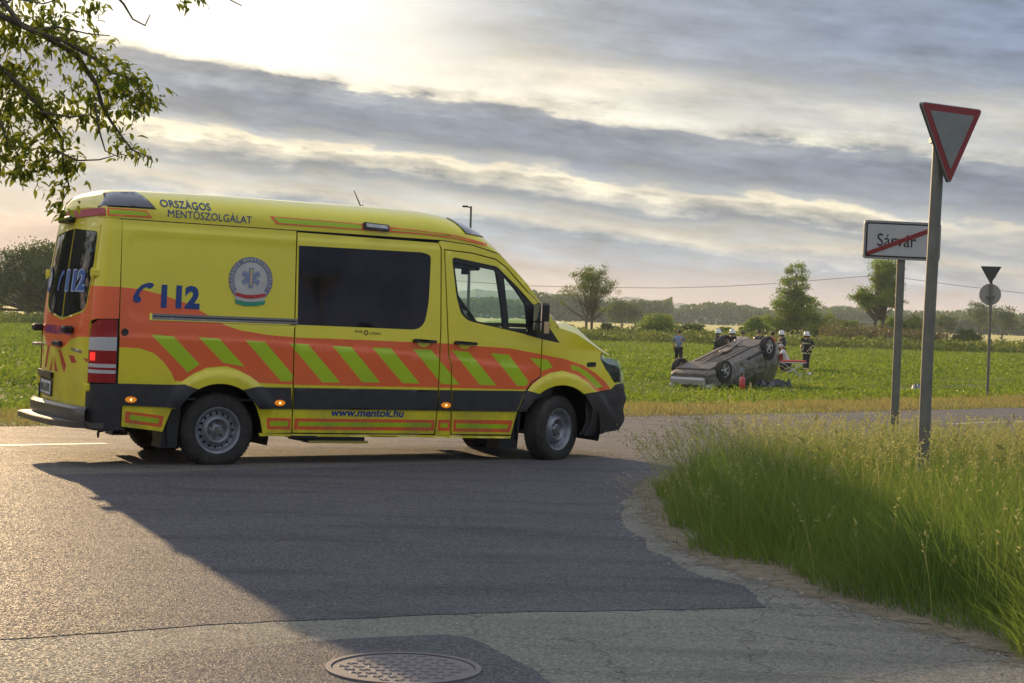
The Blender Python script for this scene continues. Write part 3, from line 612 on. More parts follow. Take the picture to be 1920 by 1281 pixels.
for near in (True, False):
    K = dict(mirror=not near)
    mk = 'near' if near else 'far'
    q = sheet('side_panel', P_quarter, side, VM, van, decals=dec, lines=crease_lines(-.98, .68) + [[(-.98, 2.164), (.68, 2.164)], [(-.98, 2.173), (.68, 2.173)], arc(0, .31, .535, 28, 152), arc(0, .31, .60, 28, 152)], sp_=.035, thick=.02, **K)
    s_ = sheet('sliding_door', P_slide, side, VM, van, decals=dec, holes=[P_win], lines=crease_lines(.72, 2.24) + [[(.71, 2.164), (2.2, 2.164)], [(.71, 2.173), (2.2, 2.173)]], sp_=.05, thick=.02, **K)
    sheet('window', P_win, side, [MT['dark_glass']], s_, sp_=.12, off=-.002, thick=.02, **K)
    sheet('door_pillar', P_pillar, side, VM, van, decals=dec, sp_=.04, thick=.02, **K)
    f_ = sheet('front_door', P_fdoor, side, VM, van, decals=dec, holes=[P_dwin], lines=crease_lines(2.4, 3.41), sp_=.05, thick=.02, **K)
    sheet('window_frame', P_dwin, side, [MT['black']], f_, holes=[P_g1, P_g2], sp_=.06, off=-.004, thick=.03, **K)
    sheet('window_pane', P_g1, side, [MT['glass']], f_, sp_=.12, off=-.012, **K)
    sheet('window_pane', P_g2, side, [MT['glass']], f_, sp_=.12, off=-.012, **K)
    fe = sheet('front_wing', P_fender, side, VM, van, decals=dec, lines=[arc(3.68, .375, .54, 127, 50), arc(3.68, .375, .60, 127, 50)], sp_=.03, thick=.02, **K)
    sheet('window_corner_trim', P_sail, side, [MT['black']], van, sp_=.05, off=.004, thick=.01, **K)
    for kk, po in clad.items():
        sheet('side_cladding', po, side, [MT['cladding']], {'d1': s_, 'd2': f_, 'f1': fe}.get(kk, van), sp_=.05, off=.014, thick=.016, **K)
    # corner pillar behind the flank: yellow above, lamp, plastic below
    sheet('rear_corner_pillar', [(-.997, 1.332), (-.997, 2.243), (-1.295, 2.243), (-1.295, 1.30), (-1.20, 1.325)], side, VM, van, decals=[(band, Or)], sp_=.03, thick=.02, **K)
    sheet('rear_corner_bumper', [(-.945, .725), (-.945, .355), (-.90, .33), (-1.1, .31), (-1.295, .33), (-1.295, .66), (-1.25, .735), (-1.0, .74)], side, [MT['cladding']], van, sp_=.03, off=.016, thick=.03, **K)
    tl = sheet('tail_lamp', [(-1.003, .748), (-1.003, 1.315), (-1.05, 1.322), (-1.18, 1.318), (-1.25, 1.27), (-1.29, 1.12), (-1.29, .75)], side, [MT['red_lens'], MT['white_lens'], MT['red_lit'], MT['black']], van, sp_=.025, off=.006, thick=.02,
         decals=[([(-1.3, 1.155), (-1.0, 1.165), (-1.0, 1.04), (-1.3, 1.04)], 1), ([(-1.3, .918), (-1.0, .918), (-1.0, .885), (-1.3, .885)], 1), ([(-1.3, .865), (-1.0, .862), (-1.0, .832), (-1.3, .832)], 1), ([(-1.26, 1.02), (-1.20, 1.02), (-1.20, .945), (-1.26, .945)], 2),
                 ([(-1.012, 1.33), (-1.0, 1.33), (-1.0, .74), (-1.012, .74)], 3)], **K)
    # headlamp
    hl = sheet('headlamp', fillet([(4.105, 1.118), (4.20, 1.128), (4.26, 1.10), (4.315, 1.0), (4.315, .87), (4.282, .856)], [.01, .01, .02, .03, .01, .01]), side, [MT['glass']], van, sp_=.03, off=.006, thick=.02, **K)
    sheet('reflector', fillet([(4.11, 1.115), (4.20, 1.122), (4.26, 1.09), (4.31, 1.0), (4.31, .87), (4.285, .865)], .01), side, [MT['black'], MT['white_lens']], hl, sp_=.03, off=-.02, decals=[([(4.10, 1.13), (4.3, 1.13), (4.30, 1.03), (4.20, 1.06)], 1)], **K)
    sheet('front_bumper_side', [(3.955, .738), (4.08, .757), (4.24, .787), (4.277, .845), (4.33, .86), (4.37, .70), (4.345, .62), (4.345, .60), (4.365, .52), (4.36, .45), (4.28, .365), (4.03, .305), (3.945, .305), (4.03, .45), (4.05, .60)], side, [MT['cladding']], van, sp_=.03, off=.012, thick=.03, **K)
# door rail, handles, filler, markers, indicator on the near flank
sheet('door_rail', [(-.69, 1.392), (.73, 1.398), (.735, 1.340), (-.69, 1.335)], side, [MT['rail']], van, sp_=.06, off=.010, thick=.02)
sheet('rail_groove', [(-.68, 1.372), (.72, 1.378), (.72, 1.366), (-.68, 1.36)], side, [MT['black']], van, sp_=.06, off=.0115)
sheet('rail_edge', [(-.69, 1.394), (-.715, 1.396), (-.715, 1.328), (.70, 1.332), (.70, 1.338), (-.69, 1.333)], side, [MT['yellow']], van, sp_=.06, off=.008, thick=.01)
def handle(u0, z0, par):
    h = sheet('handle_recess', circle(u0, z0, .075, 20, .058), side, [MT['yellow']], par, sp_=.03, off=.004, thick=.004)
    sheet('door_handle', fillet([(u0 - .125, z0 + .022), (u0 + .125, z0 + .014), (u0 + .125, z0 - .016), (u0 - .115, z0 - .012)], .014), side, [MT['black']], par, sp_=.03, off=.042, thick=.022)
    sheet('handle_foot', [(u0 - .12, z0 + .012), (u0 - .07, z0 + .012), (u0 - .07, z0 - .01), (u0 - .12, z0 - .01)], side, [MT['black']], par, sp_=.03, off=.022, thick=.03)
handle(2.075, 1.228, van); handle(2.53, 1.223, van)
sheet('filler_cap', circle(-.935, 1.212, .034, 20), side, [MT['black']], van, sp_=.02, off=.012, thick=.015)
for u0, z0 in ((-.86, .602), (.58, .596), (2.34, .602)):
    mk_ = sheet('side_marker_lamp', circle(u0, z0, .052, 20, .028), side, [MT['amber']], van, sp_=.02, off=.024, thick=.014)
    sheet('bulb', circle(u0, z0, .010, 10), side, [MT['amber_core']], mk_, sp_=.02, off=.0255)
sheet('side_indicator', fillet([(3.962, 1.072), (4.062, 1.076), (4.062, 1.028), (3.962, 1.024)], .02), side, [MT['black']], van, sp_=.02, off=.008, thick=.01)
# sill and dark lower lip
for near in (True, False):
    sheet('sill_trim', [(.40, .300), (3.11, .296), (3.10, .272), (.40, .276)], side, [MT['yellow']], van, sp_=.1, off=-.004, thick=.03, mirror=not near)

# ---- inner dark body shell so panel gaps read dark
def shellmap(u, z): b = side(u, z); b[:, 1] += .028; return b
P_shell = [(-1.1, .60), (-1.1, 2.30), (2.3, 2.23), (2.86, 2.13), (3.08, 1.96), (3.35, 1.66), (3.5, 1.44), (3.60, 1.40), (4.0, 1.22), (4.2, .9), (4.0, .78)] + arc(3.68, .375, .50, 50, 130)+ [(3.22, .56), (3.08, .30), (.45, .30), (.42, .5)] + arc(0, .31, .50, 30, 150) + [(-.5, .55), (-.58, .33), (-1.1, .36)]
for near in (True, False):
    sheet('inner_shell', P_shell, shellmap, [MT['black']], van, holes=[fillet([(2.33, 2.10), (2.87, 2.03), (3.10, 1.84), (3.36, 1.60), (3.44, 1.45), (3.42, 1.30), (3.22, 1.33), (2.56, 1.44), (2.44, 1.52), (2.38, 1.69)], .01)], sp_=.12, mirror=not near)

# ---- roof
SX = [(-1.125, 2.243), (2.25, 2.243), (2.59, 2.215), (2.86, 2.152), (2.90, 2.138)]
def zedge(x): return np.interp(x, [p[0] for p in SX], [p[1] for p in SX]) + .003
def ztop(x): return np.interp(x, [-1.128, -1.10, -1.06, -.98, -.8, 0, 1.6, 2.1, 2.3, 2.48, 2.66, 2.80, 2.90], [2.36, 2.46, 2.505, 2.535, 2.55, 2.565, 2.57, 2.56, 2.535, 2.475, 2.375, 2.255, 2.145])
def rbul(x): return .26 * ss(1.9, 2.95, x)
NR = 3.0
def roof_u(x, w):
    """x station, w in [-1,1] across"""
    x = np.asarray(x, float); w = np.asarray(w, float)
    th = w * math.pi / 2; e = 2 / NR
    yy = np.sign(th) * np.abs(np.sin(th)) ** e; hh = np.abs(np.cos(th)) ** e
    ze = zedge(x); z = ze + (ztop(x) - ze) * hh
    o = offs(np.minimum(x, 3.0), ze) + .125 * (1 - np.sqrt(1 - np.clip((-1.0 - x) / .128, 0, 1) ** 2)); y = .98 + yy * (.98 - o + .004)
    xr_ = x + .38 * o * ss(-.9, -.5, x)
    return np.stack([xr_ + rbul(x) * (1 - np.abs(yy) ** 2.2), y, z], -1)
def roof_side(x, z):
    x = np.asarray(x, float); ze = zedge(x); h = np.clip((np.asarray(z, float) - ze) / (ztop(x) - ze), 0, .995)
    w = -(2 / math.pi) * np.arccos(h ** (NR / 2)); return roof_u(x, w)
st = np.unique(np.concatenate([[-1.128, -1.12, -1.10, -1.08, -1.06, -1.02, -.98], np.linspace(-.9, 2.0, 16), np.linspace(2.05, 2.90, 22)])); ww = np.linspace(-1, 1, 61)
gx, gw = np.meshgrid(st, ww); B = roof_u(gx.ravel(), gw.ravel()); nx = len(st); ii = np.arange((nx - 1) * 60); a = (ii // (nx - 1)) * nx + ii % (nx - 1)
F = np.stack([a, a + nx, a + nx + 1, a + 1], 1)[:, ::-1]
# rear end cap
capi = [k * nx for k in range(61)]; nb = len(B); capc = np.array([[B[capi][:, 0].mean() - .004, .98, 2.30]]); B = np.vstack([B, B[capi] + np.array([-.001, 0, 0]), capc])
link('roof', mesh_np('roof', B, F, None, True), [MT['yellow']], van)
CF = np.array([[nb + k, nb + k + 1, nb + 61] for k in range(60)])
link('roof_rear_face', mesh_np('roof_rear_face', B, np.vstack([CF, CF[:, ::-1]]), None, False), [MT['yellow']], van)
rc_ = (1.5, .98, 1.9)
RK = dict(centre=rc_)
RM = [MT[k] for k in ('orange', 'lime', 'red_film', 'blue_lens')]
for near in (True, False):
    K = dict(mirror=not near, centre=rc_)
    bl = sheet('rear_beacon', [(-1.05, 2.475), (-.80, 2.50), (-.70, 2.358), (-1.122, 2.352)], roof_side, [MT['blue_lens']], van, sp_=.04, off=.014, thick=.02, **K)
    sheet('front_beacon', [(2.36, 2.485), (2.50, 2.44), (2.64, 2.365), (2.73, 2.305), (2.62, 2.312), (2.50, 2.325)], roof_side, [MT['blue_lens']], van, sp_=.03, off=.012, thick=.02, **K)
    sheet('beacon_seal', [(-1.06, 2.485), (-.79, 2.508), (-.68, 2.350), (-1.126, 2.344)], roof_side, [MT['black']], van, sp_=.04, off=.006, thick=.01, **K)
    sheet('roof_stripe', [(-1.108, 2.336), (-1.127, 2.336), (-1.127, 2.262), (-1.108, 2.262)], roof_side, [mat('faded_red_strip', (.42, .04, .07), .4)], van, sp_=.008, off=.006, **K)
    sheet('roof_stripe', [(-1.095, 2.336), (-.76, 2.332), (-.71, 2.268), (-1.095, 2.264)], roof_side, RM, van, sp_=.04, off=.006, decals=[([(-1.08, 2.322), (-.77, 2.319), (-.735, 2.281), (-1.08, 2.279)], 1)], **K)
    sheet('roof_stripe', [(.41, 2.362), (.48, 2.290), (2.0, 2.288), (2.38, 2.268), (2.74, 2.215), (2.74, 2.24), (2.38, 2.305), (2.0, 2.325), (1.38, 2.350)], roof_side, RM, van, sp_=.05, off=.005,
          decals=[([(.45, 2.353), (.50, 2.302), (1.36, 2.300), (1.36, 2.340)], 1), ([(1.68, 2.322), (1.68, 2.305), (2.0, 2.302), (2.36, 2.284), (2.60, 2.248), (2.36, 2.296), (2.0, 2.314)], 1)], **K)
    sheet('side_light', fillet([(1.375, 2.362), (1.645, 2.350), (1.645, 2.290), (1.375, 2.300)], .012), roof_side, [MT['cladding']], van, sp_=.04, off=.028, thick=.03, **K)
sheet('side_light_glass', fillet([(1.40, 2.352), (1.63, 2.342), (1.63, 2.312), (1.40, 2.322)], .008), roof_side, [MT['white_lens']], van, sp_=.04, off=.030, centre=rc_)
# ---- rear face red panel below the roof lights, gutter
sheet('gutter_seam', [(-1.10, 2.249), (2.25, 2.249), (2.59, 2.222), (2.86, 2.156), (2.86, 2.146), (2.59, 2.209), (2.25, 2.238), (-1.10, 2.238)], side, [MT['black']], van, sp_=.08, off=.001)
MB().tube([(1.78, .98, 2.56), (1.76, .98, 2.585)], .03, 10).tube([(1.765, .98, 2.58), (1.68, .98, 2.74)], [.007, .004], 6).build('roof_aerial', MT['black'], van, smooth=True)
# ---- windscreen, A pillars, bonnet, front
wl = np.array([(2.905, 2.137), (3.09, 1.975), (3.22, 1.855), (3.36, 1.685), (3.49, 1.555), (3.61, 1.425)])
t_ = np.linspace(0, 5, 16); wp = np.stack([np.interp(t_, range(6), wl[:, 0]), np.interp(t_, range(6), wl[:, 1])], 1); E3 = side(wp[:, 0], wp[:, 1])
def screen_rows(E3, w, bul, dz=0.):
    out = []
    for k, e in enumerate(E3):
        yy = w; y = .98 + yy * (.98 - e[1]); x = e[0] + bul[k] * (1 - np.abs(yy) ** 2.2); out.append(np.stack([x, y, np.full_like(w, e[2]) + dz * (1 - yy ** 2)], -1))
    return np.array(out)
w = np.linspace(-1, 1, 31); SR = screen_rows(E3, w, np.linspace(.26, .34, 16)); nW = 31
ii = np.arange(15 * 30); a = (ii // 30) * nW + ii % 30; F = np.stack([a, a + nW, a + nW + 1, a + 1], 1)
inner = ((ii % 30) >= 1) & ((ii % 30) <= 28) & ((ii // 30) >= 1)
V = SR.reshape(-1, 3)
link('windscreen', mesh_np('windscreen', V, F[inner], None, True), [MT['glass']], van)
link('windscreen_border', mesh_np('windscreen_border', V, F[~inner], None, True), [MT['black']], van)
bl = np.array([(3.50, 1.432), (3.62, 1.417), (3.82, 1.367), (4.0, 1.267), (4.10, 1.197), (4.17, 1.15)]); t_ = np.linspace(0, 5, 18)
bp = np.stack([np.interp(t_, range(6), bl[:, 0]), np.interp(t_, range(6), bl[:, 1])], 1); E4 = side(bp[:, 0], bp[:, 1])
rows = []
tgt = np.linspace(3.93, 4.53, 18)
for k, e in enumerate(E4):
    yy = w; y = .98 + yy * (.98 - e[1]); x = e[0] + (tgt[k] - e[0]) * (1 - np.abs(yy) ** 2.5); z = e[2] + (.045 * (1 - (k / 17) ** 2) + .02) * (1 - np.abs(yy) ** 4) * (1 if k else .3); rows.append(np.stack([x, y, z], -1))
V = np.array(rows).reshape(-1, 3); ii = np.arange(17 * 30); a = (ii // 30) * nW + ii % 30; F = np.stack([a, a + nW, a + nW + 1, a + 1], 1)
link('bonnet', mesh_np('bonnet', V, F, None, True), [MT['yellow']], van)
# nose: wall of rows from the headlamp to the middle and across
def nosecurve(z, n=34, off=0.):
    xf = float(xfront(z)); a_ = xf - XF0; th = np.linspace(0.36, math.pi - .36, n); c_ = np.cos(th); s_2 = np.sin(th)
    y = -np.sign(c_) * np.abs(c_) ** (2 / NF); x = s_2 ** (2 / NF); o = .02 * max(0, (.75 - z) / .45) ** 2
    return np.stack([XF0 + (a_ + off) * x, .98 + y * (.98 - o + off), np.full(n, z)], -1)
def nosewall(name, zs, m, off=-.02):
    V = np.array([nosecurve(z, 34, off) for z in zs]).reshape(-1, 3); nr = len(zs); ii = np.arange((nr - 1) * 33); a = (ii // 33) * 34 + ii % 33
    return link(name, mesh_np(name, V, np.stack([a, a + 1, a + 35, a + 34], 1), None, True), [m], van)
nosewall('nose_panel', np.linspace(.78, 1.19, 12), MT['yellow'], -.035)
nosewall('front_bumper', np.concatenate([[.31], np.linspace(.36, .84, 12)]), MT['cladding'], .0)
gr = nosecurve(.97)[11:23]
for zc in (.88, .95, 1.02):
    V = []; 
    for z, o in ((zc - .022, .0), (zc + .022, .0), (zc + .022, .02), (zc - .022, .02)):
        c_ = nosecurve(z, 34, o)[10:24]; V.append(c_)
    V = np.array(V).reshape(-1, 3); F = []
    for r_ in range(4):
        for k in range(13): F.append([r_ * 14 + k, r_ * 14 + k + 1, ((r_ + 1) % 4) * 14 + k + 1, ((r_ + 1) % 4) * 14 + k])
    link('grille_bar', mesh_np('grille_bar', V, F), [MT['black']], van)
# wiper cowl
MB().box(3.55, .25, 1.37, 3.85, 1.71, 1.405, bev=.02).build('wiper_cowl', MT['black'], van)
# ---- mirror
c = side(np.array([3.36]), np.array([1.42]))[0]
mir = MB().box(c[0] - .085, c[1] - .235, 1.36, c[0] + .015, c[1] - .06, 1.665, bev=.03).build('door_mirror', MT['black'], van, smooth=True)
MB().tube([(c[0] - .02, c[1], 1.44), (c[0] - .02, c[1] - .10, 1.47)], .03, 8).build('mirror_arm', MT['black'], mir); MB().tube([(c[0] - .02, c[1], 1.60), (c[0] - .02, c[1] - .10, 1.60)], .02, 8).build('mirror_arm', MT['black'], mir)
MB().box(c[0] - .095, c[1] - .225, 1.48, c[0] - .085, c[1] - .07, 1.65).box(c[0] - .095, c[1] - .225, 1.375, c[0] - .085, c[1] - .07, 1.465).build('mirror_glass', mat('mirror_glass', (.6, .62, .64), .03, metal=1), mir)
MB().box(c[0] - .06, c[1] - .243, 1.355, c[0] - .0, c[1] - .228, 1.475, bev=.006).build('mirror_indicator', mat('mirror_indicator_lens', (.5, .35, .2), .2, coat=1), mir)
mf = MB().tube([(c[0] - .02, 1.96 - c[1], 1.44), (c[0] - .02, 2.07 - c[1], 1.47)], .03, 8).build('door_mirror', MT['black'], van)
MB().box(c[0] - .085, 2.02 - c[1], 1.36, c[0] + .015, 2.19 - c[1], 1.665, bev=.03).build('mirror_housing', MT['black'], mf, smooth=True)

# ---- rear doors
win_n = fillet([(.165, 2.12), (.975, 2.165), (.975, 1.31), (.33, 1.39), (.245, 1.44), (.165, 1.85)], [.06, .02, .01, .05, .06, .0])
rdec = [([(0, 1.62), (1.96, 1.62), (1.96, 1.15), (1.70, 1.13), (1.63, 1.04), (.98, 1.02), (.80, 1.06), (.66, 1.12), (.4, 1.15), (0, 1.155)], Or)]
for ch in ([(1.53, 1.04), (1.42, 1.04), (1.55, .83), (1.66, .81)], [(1.28, .95), (1.30, .80), (1.42, .80)], [(1.22, .95), (1.20, .80), (1.05, .80)], [(1.08, 1.01), (.96, 1.01), (.77, .87), (.83, .79)], [(.70, .97), (.53, .97), (.44, .91), (.60, .90)], [(.28, .96), (.13, .955), (.15, .92)], [(1.80, .99), (1.72, .99), (1.76, .92)]):
    rdec.append((ch, Rd))
for far in (False, True):
    m_ = (lambda P: [(1.96 - p[0], p[1]) for p in P]) if far else (lambda P: P)
    ro = fillet([(.125, .515), (.977, .505), (.977, 2.225), (.125, 2.195)], [.03, .0, .0, .08])
    d_ = sheet('rear_door', m_(ro), rear, VM, van, holes=[m_(win_n)], decals=rdec, sp_=.04, thick=.02)
    sheet('window', m_(win_n), rear, [MT['dark_glass']], d_, sp_=.08, off=-.001, thick=.02)
    sheet('window_seal', m_(fillet([(.15, 2.135), (.976, 2.18), (.976, 1.295), (.32, 1.375), (.23, 1.43), (.15, 1.85)], [.06, .0, .0, .05, .06, .0])), rear, [MT['yellow']], d_, holes=[m_(win_n)], sp_=.05, off=.004, thick=.01)
    for zc in (1.74, .70):
        b = rear(np.array([.11]), np.array([zc]))[0]; yy = 1.96 - b[1] if far else b[1]
        MB().box(b[0] - .03, yy - .06, zc - .035, b[0] + .03, yy + .07, zc + .035, bev=.01).tube([(b[0] - .02, yy, zc - .045), (b[0] - .02, yy, zc + .045)], .018, 8).build('hinge', MT['yellow'], d_, smooth=True)
    # round parking-sensor like lamps beside the lettering
    u_ = .60 if not far else 1.86
    b = rear(np.array([u_]), np.array([1.21]))[0]
    MB().box(b[0] - .10, b[1] - .055, 1.175, b[0] + .0, b[1] + .055, 1.245, bev=.02).build('warning_lamp', MT['black'], d_, smooth=True)
b = rear(np.array([1.05]), np.array([1.075]))[0]
MB().box(b[0] - .045, b[1] - .14, 1.045, b[0], b[1] + .12, 1.095, bev=.015).build('door_handle', MT['black'], van, smooth=True)
MB().box(b[0] - .05, 1.74, 1.03, b[0] + .04, 1.90, 1.06, bev=.01).build('door_handle', MT['chrome'], van)
b = rear(np.array([.42]), np.array([1.03]))[0]
sheet('badge', [(.62, 1.045), (.30, 1.025), (.30, 1.000), (.62, 1.018)], rear, [MT['chrome']], van, sp_=.05, off=.004, thick=.004)
# plate recess, plate
sheet('rear_header', [(.10, 2.18), (1.86, 2.18), (1.86, 2.30), (.10, 2.30)], rear, [MT['yellow']], van, sp_=.06, off=-.003, thick=.06)
sheet('plate_trim', [(1.85, .80), (1.22, .785), (1.22, .725), (1.85, .74)], rear, [MT['bumper_metal']], van, sp_=.06, off=.03, thick=.03)
pl = sheet('number_plate', fillet([(1.74, .71), (1.25, .70), (1.27, .57), (1.76, .585)], .012), rear, [MT['plate'], MT['blue_film']], van, sp_=.05, off=.02, thick=.014, decals=[([(1.77, .72), (1.70, .72), (1.71, .56), (1.77, .56)], 1)])
sheet('plate_frame', fillet([(1.77, .725), (1.225, .715), (1.245, .555), (1.79, .57)], .015), rear, [MT['black']], van, sp_=.05, off=.014, thick=.014)
text_mesh('lettering', 'MUJ-830', .11, rear, [MT['black']], pl, 1.69, .60, off=.022, width=.40, bold=.003, flipx=True)
# rear bumper, step
bm_ = MB(); prof = [(.0, .52), (-.05, .525), (-.085, .50), (-.09, .44), (-.07, .385), (-.02, .36), (.05, .35)]
ys_ = np.linspace(-.02, 1.98, 21); V = []; 
for y in ys_:
    q = 1 - abs((y - .98) / 1.0) ** 5
    for dx, z in prof: V.append((RX - .02 + dx * (.4 + .6 * q) - .03 * q, y, z))
n_ = len(prof); F = [(i * n_ + k, i * n_ + k + 1, (i + 1) * n_ + k + 1, (i + 1) * n_ + k) for i in range(20) for k in range(n_ - 1)]
bm_.add(V, F); bm_.build('rear_bumper', MT['bumper_metal'], van, smooth=True)
stp = fillet([(-1.10, -.01), (-1.10, 1.97), (-1.36, 1.95), (-1.46, 1.80), (-1.50, 1.0), (-1.48, .40), (-1.36, .02)], [.0, .0, .1, .1, .1, .1, .1])
MB().prism([(p[0], p[1]) for p in stp], .335, .385, 'Z').build('rear_step', MT['bumper_metal'], van)
stt = [(-1.30 + (p[0] + 1.30) * .93 if p[0] < -1.3 else p[0], .98 + (p[1] - .98) * .95) for p in stp]
MB().prism(stt, .3865, .390, 'Z').build('step_tread', MT['step_metal'], van)
sheet('rear_reflector', fillet([(.30, .475), (.13, .47), (.13, .405), (.30, .41)], .02), rear, [MT['red_lens']], van, sp_=.03, off=.09, thick=.03)
tb = []
for i in range(17): tb.append((-1.06, .30 + .022 * math.cos(i * math.tau / 16), .262 + .028 * math.sin(i * math.tau / 16)))
MB().tube(tb, .006, 6).tube([(-1.0, .30, .30), (-1.06, .30, .29)], .015, 6).build('towing_eye', MT['black'], van)
# top rear lamp and hinge cover
b = rear(np.array([1.2]), np.array([2.25]))[0]
MB().box(b[0] - .07, 1.02, 2.225, b[0] + .04, 1.42, 2.285, bev=.02).build('high_stop_lamp', MT['black'], van, smooth=True)
sheet('rear_red_panel', [(.13, 2.268), (1.83, 2.268), (1.83, 2.338), (.13, 2.338)], rear, [mat('faded_red_panel', (.42, .04, .07), .4)], van, sp_=.05, off=.012, thick=.01)
# ---- underbody, wells, interior
ub = MB().box(-1.05, .12, .42, -.48, 1.84, .60).box(.45, .10, .33, 3.10, 1.86, .45).box(-.48, .55, .42, .45, 1.41, .62).box(3.10, .5, .36, 4.3, 1.46, .56)
ub.box(.50, .30, .26, 1.2, .8, .36).tube([(0, .15, .33), (0, 1.81, .33)], .055, 10).lathe([(0, -.12), (.14, -.08), (.17, 0), (.14, .08), (0, .12)], 16, 'Y', (0, .98, .33)).box(3.60, .3, .28, 3.78, 1.66, .36)
ub.build('underbody', MT['black'], van)
for cx_, cz_ in ((0, .31), (3.68, .375)):
    for y0, y1 in ((.03, .52), (1.93, 1.44)):
        MB().lathe([(.50, y0), (.485, y1), (.1, y1)], 24, 'Y', (cx_, 0, cz_), a0=-.25, a1=math.pi + .25).build('wheel_arch_liner', MT['black'], van)
inte = MB().box(-1.05, .12, .60, 2.28, 1.84, .62).box(2.27, .13, .6, 2.29, 1.83, 2.30).box(2.29, .10, .62, 3.4, 1.86, .66).box(-1.0, .2, 2.24, 2.8, 1.76, 2.25)
inte.build('floor_and_bulkhead', MT['interior'], van)
dash = MB().prism([(3.20, .66), (3.16, 1.20), (3.28, 1.34), (3.60, 1.38), (3.85, 1.36), (3.6, .66)], .12, 1.84, 'Y'); dash.build('dashboard', MT['interior'], van)
MB().box(3.14, .95, 1.10, 3.24, 1.25, 1.40, bev=.02).build('centre_console', MT['black'], van)
for yc in (.50, 1.42):
    s1 = MB().box(2.50, yc - .25, .98, 3.0, yc + .25, 1.12, bev=.05).build('seat', MT['seat'], van, smooth=True)
    MB().box(-.06, -.24, 0, .06, .24, .62, bev=.05, rot=Matrix.Rotation(-.28, 3, 'Y')).build('seat_back', MT['seat'], s1, smooth=True).location = (2.48, yc, 1.10 - .0)
    MB().box(-.05, -.13, 0, .05, .13, .20, bev=.04, rot=Matrix.Rotation(-.28, 3, 'Y')).build('headrest', MT['seat'], s1, smooth=True).location = (2.36, yc, 1.66)
tor = MB(); pts = [(3.10 + .09 * math.sin(t), 1.42 + .20 * math.cos(t), 1.36 + .185 * math.sin(t)) for t in np.linspace(0, math.tau, 25)]
tor.tube(pts, .016, 8).tube([(3.10, 1.42, 1.36), (3.30, 1.42, 1.26)], .03, 8).tube([(3.1, 1.23, 1.36), (3.1, 1.61, 1.36)], .02, 6); tor.build('steering_wheel', MT['black'], van)
MB().box(3.05, .85, 1.99, 3.12, 1.11, 2.07, bev=.02).tube([(3.08, .98, 2.05), (3.15, .98, 2.12)], .012, 6).build('rear_view_mirror', MT['black'], van)
MB().box(2.80, .62, 2.00, 3.02, 1.02, 2.12, bev=.03).box(2.74, .50, 1.93, 2.80, .56, 2.0).build('overhead_console', MT['black'], van)
MB().box(2.62, .30, 1.42, 2.68, .40, 1.56, rot=Matrix.Rotation(.3, 3, 'Y')).build('radio_handset', mat('pale_plastic', (.4, .38, .3), .6), van)
# side step under the sliding door, mud flaps
MB().box(.72, -.0, .262, .98, .25, .285).box(.90, .02, .215, 1.52, .22, .235).box(.80, .05, .235, 1.50, .3, .285).build('side_step', MT['black'], van)
MB().box(.90, .005, .213, 1.52, .019, .237).build('step_edge', mat('step_edge_yellow', (.3, .25, .05), .5), van)
for x, z, w_ in ((-.55, .16, .16), (2.99, .165, .22)):
    for y0 in (.06, 1.62):
        MB().prism([(x, z), (x + w_, z), (x + w_ + .03, .56), (x + .06, .56)], y0, y0 + .26, 'Y').build('mud_flap', MT['black'], van)

# ---- wheels
def make_wheel(steer, x, y, z, flip, front):
    w_ = empty('wheel'); w_.parent = van; w_.location = (x, y, z); w_.rotation_euler = (math.radians(-1) if 0 else 0, 0, steer + (math.pi if flip else 0))
    if 'tyre' not in WM:
        b = MB(); R_ = .350
        b.lathe([(.212, .018), (.222, .004), (.250, -.004), (.300, -.002), (.330, .012), (.344, .030), (.349, .050), (.349, .070), (.343, .071), (.343, .078), (.350, .079), (.350, .105), (.344, .106), (.344, .113), (.350, .114), (.350, .14), (.344, .141), (.344, .148), (.349, .149), (.348, .175), (.340, .200), (.30, .220), (.212, .21)], 72)
        for k in range(60):   # tread blocks on the shoulder
            a_ = k / 60 * math.tau; rot = Matrix.Rotation(-a_, 3, 'Y')
            for y_ in (.030, .158):
                vs = [rot @ Vector((v[0], v[1], v[2])) for v in [(.342, y_, -.011), (.342, y_ + .038, -.011), (.342, y_ + .038, .011), (.342, y_, .011), (.353, y_ + .004, -.010), (.353, y_ + .036, -.010), (.353, y_ + .036, .010), (.353, y_ + .004, .010)]]
                b.add(vs, [(4, 5, 6, 7), (0, 1, 5, 4), (1, 2, 6, 5), (2, 3, 7, 6), (3, 0, 4, 7)])
        WM['tyre'] = b.mesh('tyre', True); WM['tyre'].materials.append(MT['rubber'])
    return w_
WM = {}
def rimmap(u, v):
    r = np.hypot(u, v); y = np.interp(r, [0, .052, .055, .078, .083, .100, .112, .128, .150, .168, .180, .186, .198, .205, .212, .222], [.035, .032, .058, .062, .050, .022, .016, .030, .058, .070, .060, .040, .022, .012, .006, .010])
    return np.stack([u, y, v], -1)
def inner_tube():
    return MB().lathe([(.185, .06), (.19, .19), (.0, .195)], 32).mesh('rim_barrel', True)
tmp = sheet('rim', circle(0, 0, .2205, 72), rimmap, [MT['rim']], None, holes=[circle(.158 * math.cos(k * math.tau / 16), .158 * math.sin(k * math.tau / 16), .0125, 12) for k in range(16)], lines=[circle(0, 0, r, 48) + [(r, 0)] for r in (.055, .083, .112, .186, .205)], sp_=.011, thick=.004, centre=lambda B: np.tile([0, -1., 0], (len(B), 1)))
WM['rim'] = tmp.data; bpy.data.objects.remove(tmp)
WM['barrel'] = inner_tube(); WM['barrel'].materials.append(MT['black'])
hb = MB().lathe([(0, .028), (.030, .026), (.036, .036), (.038, .06)], 24)
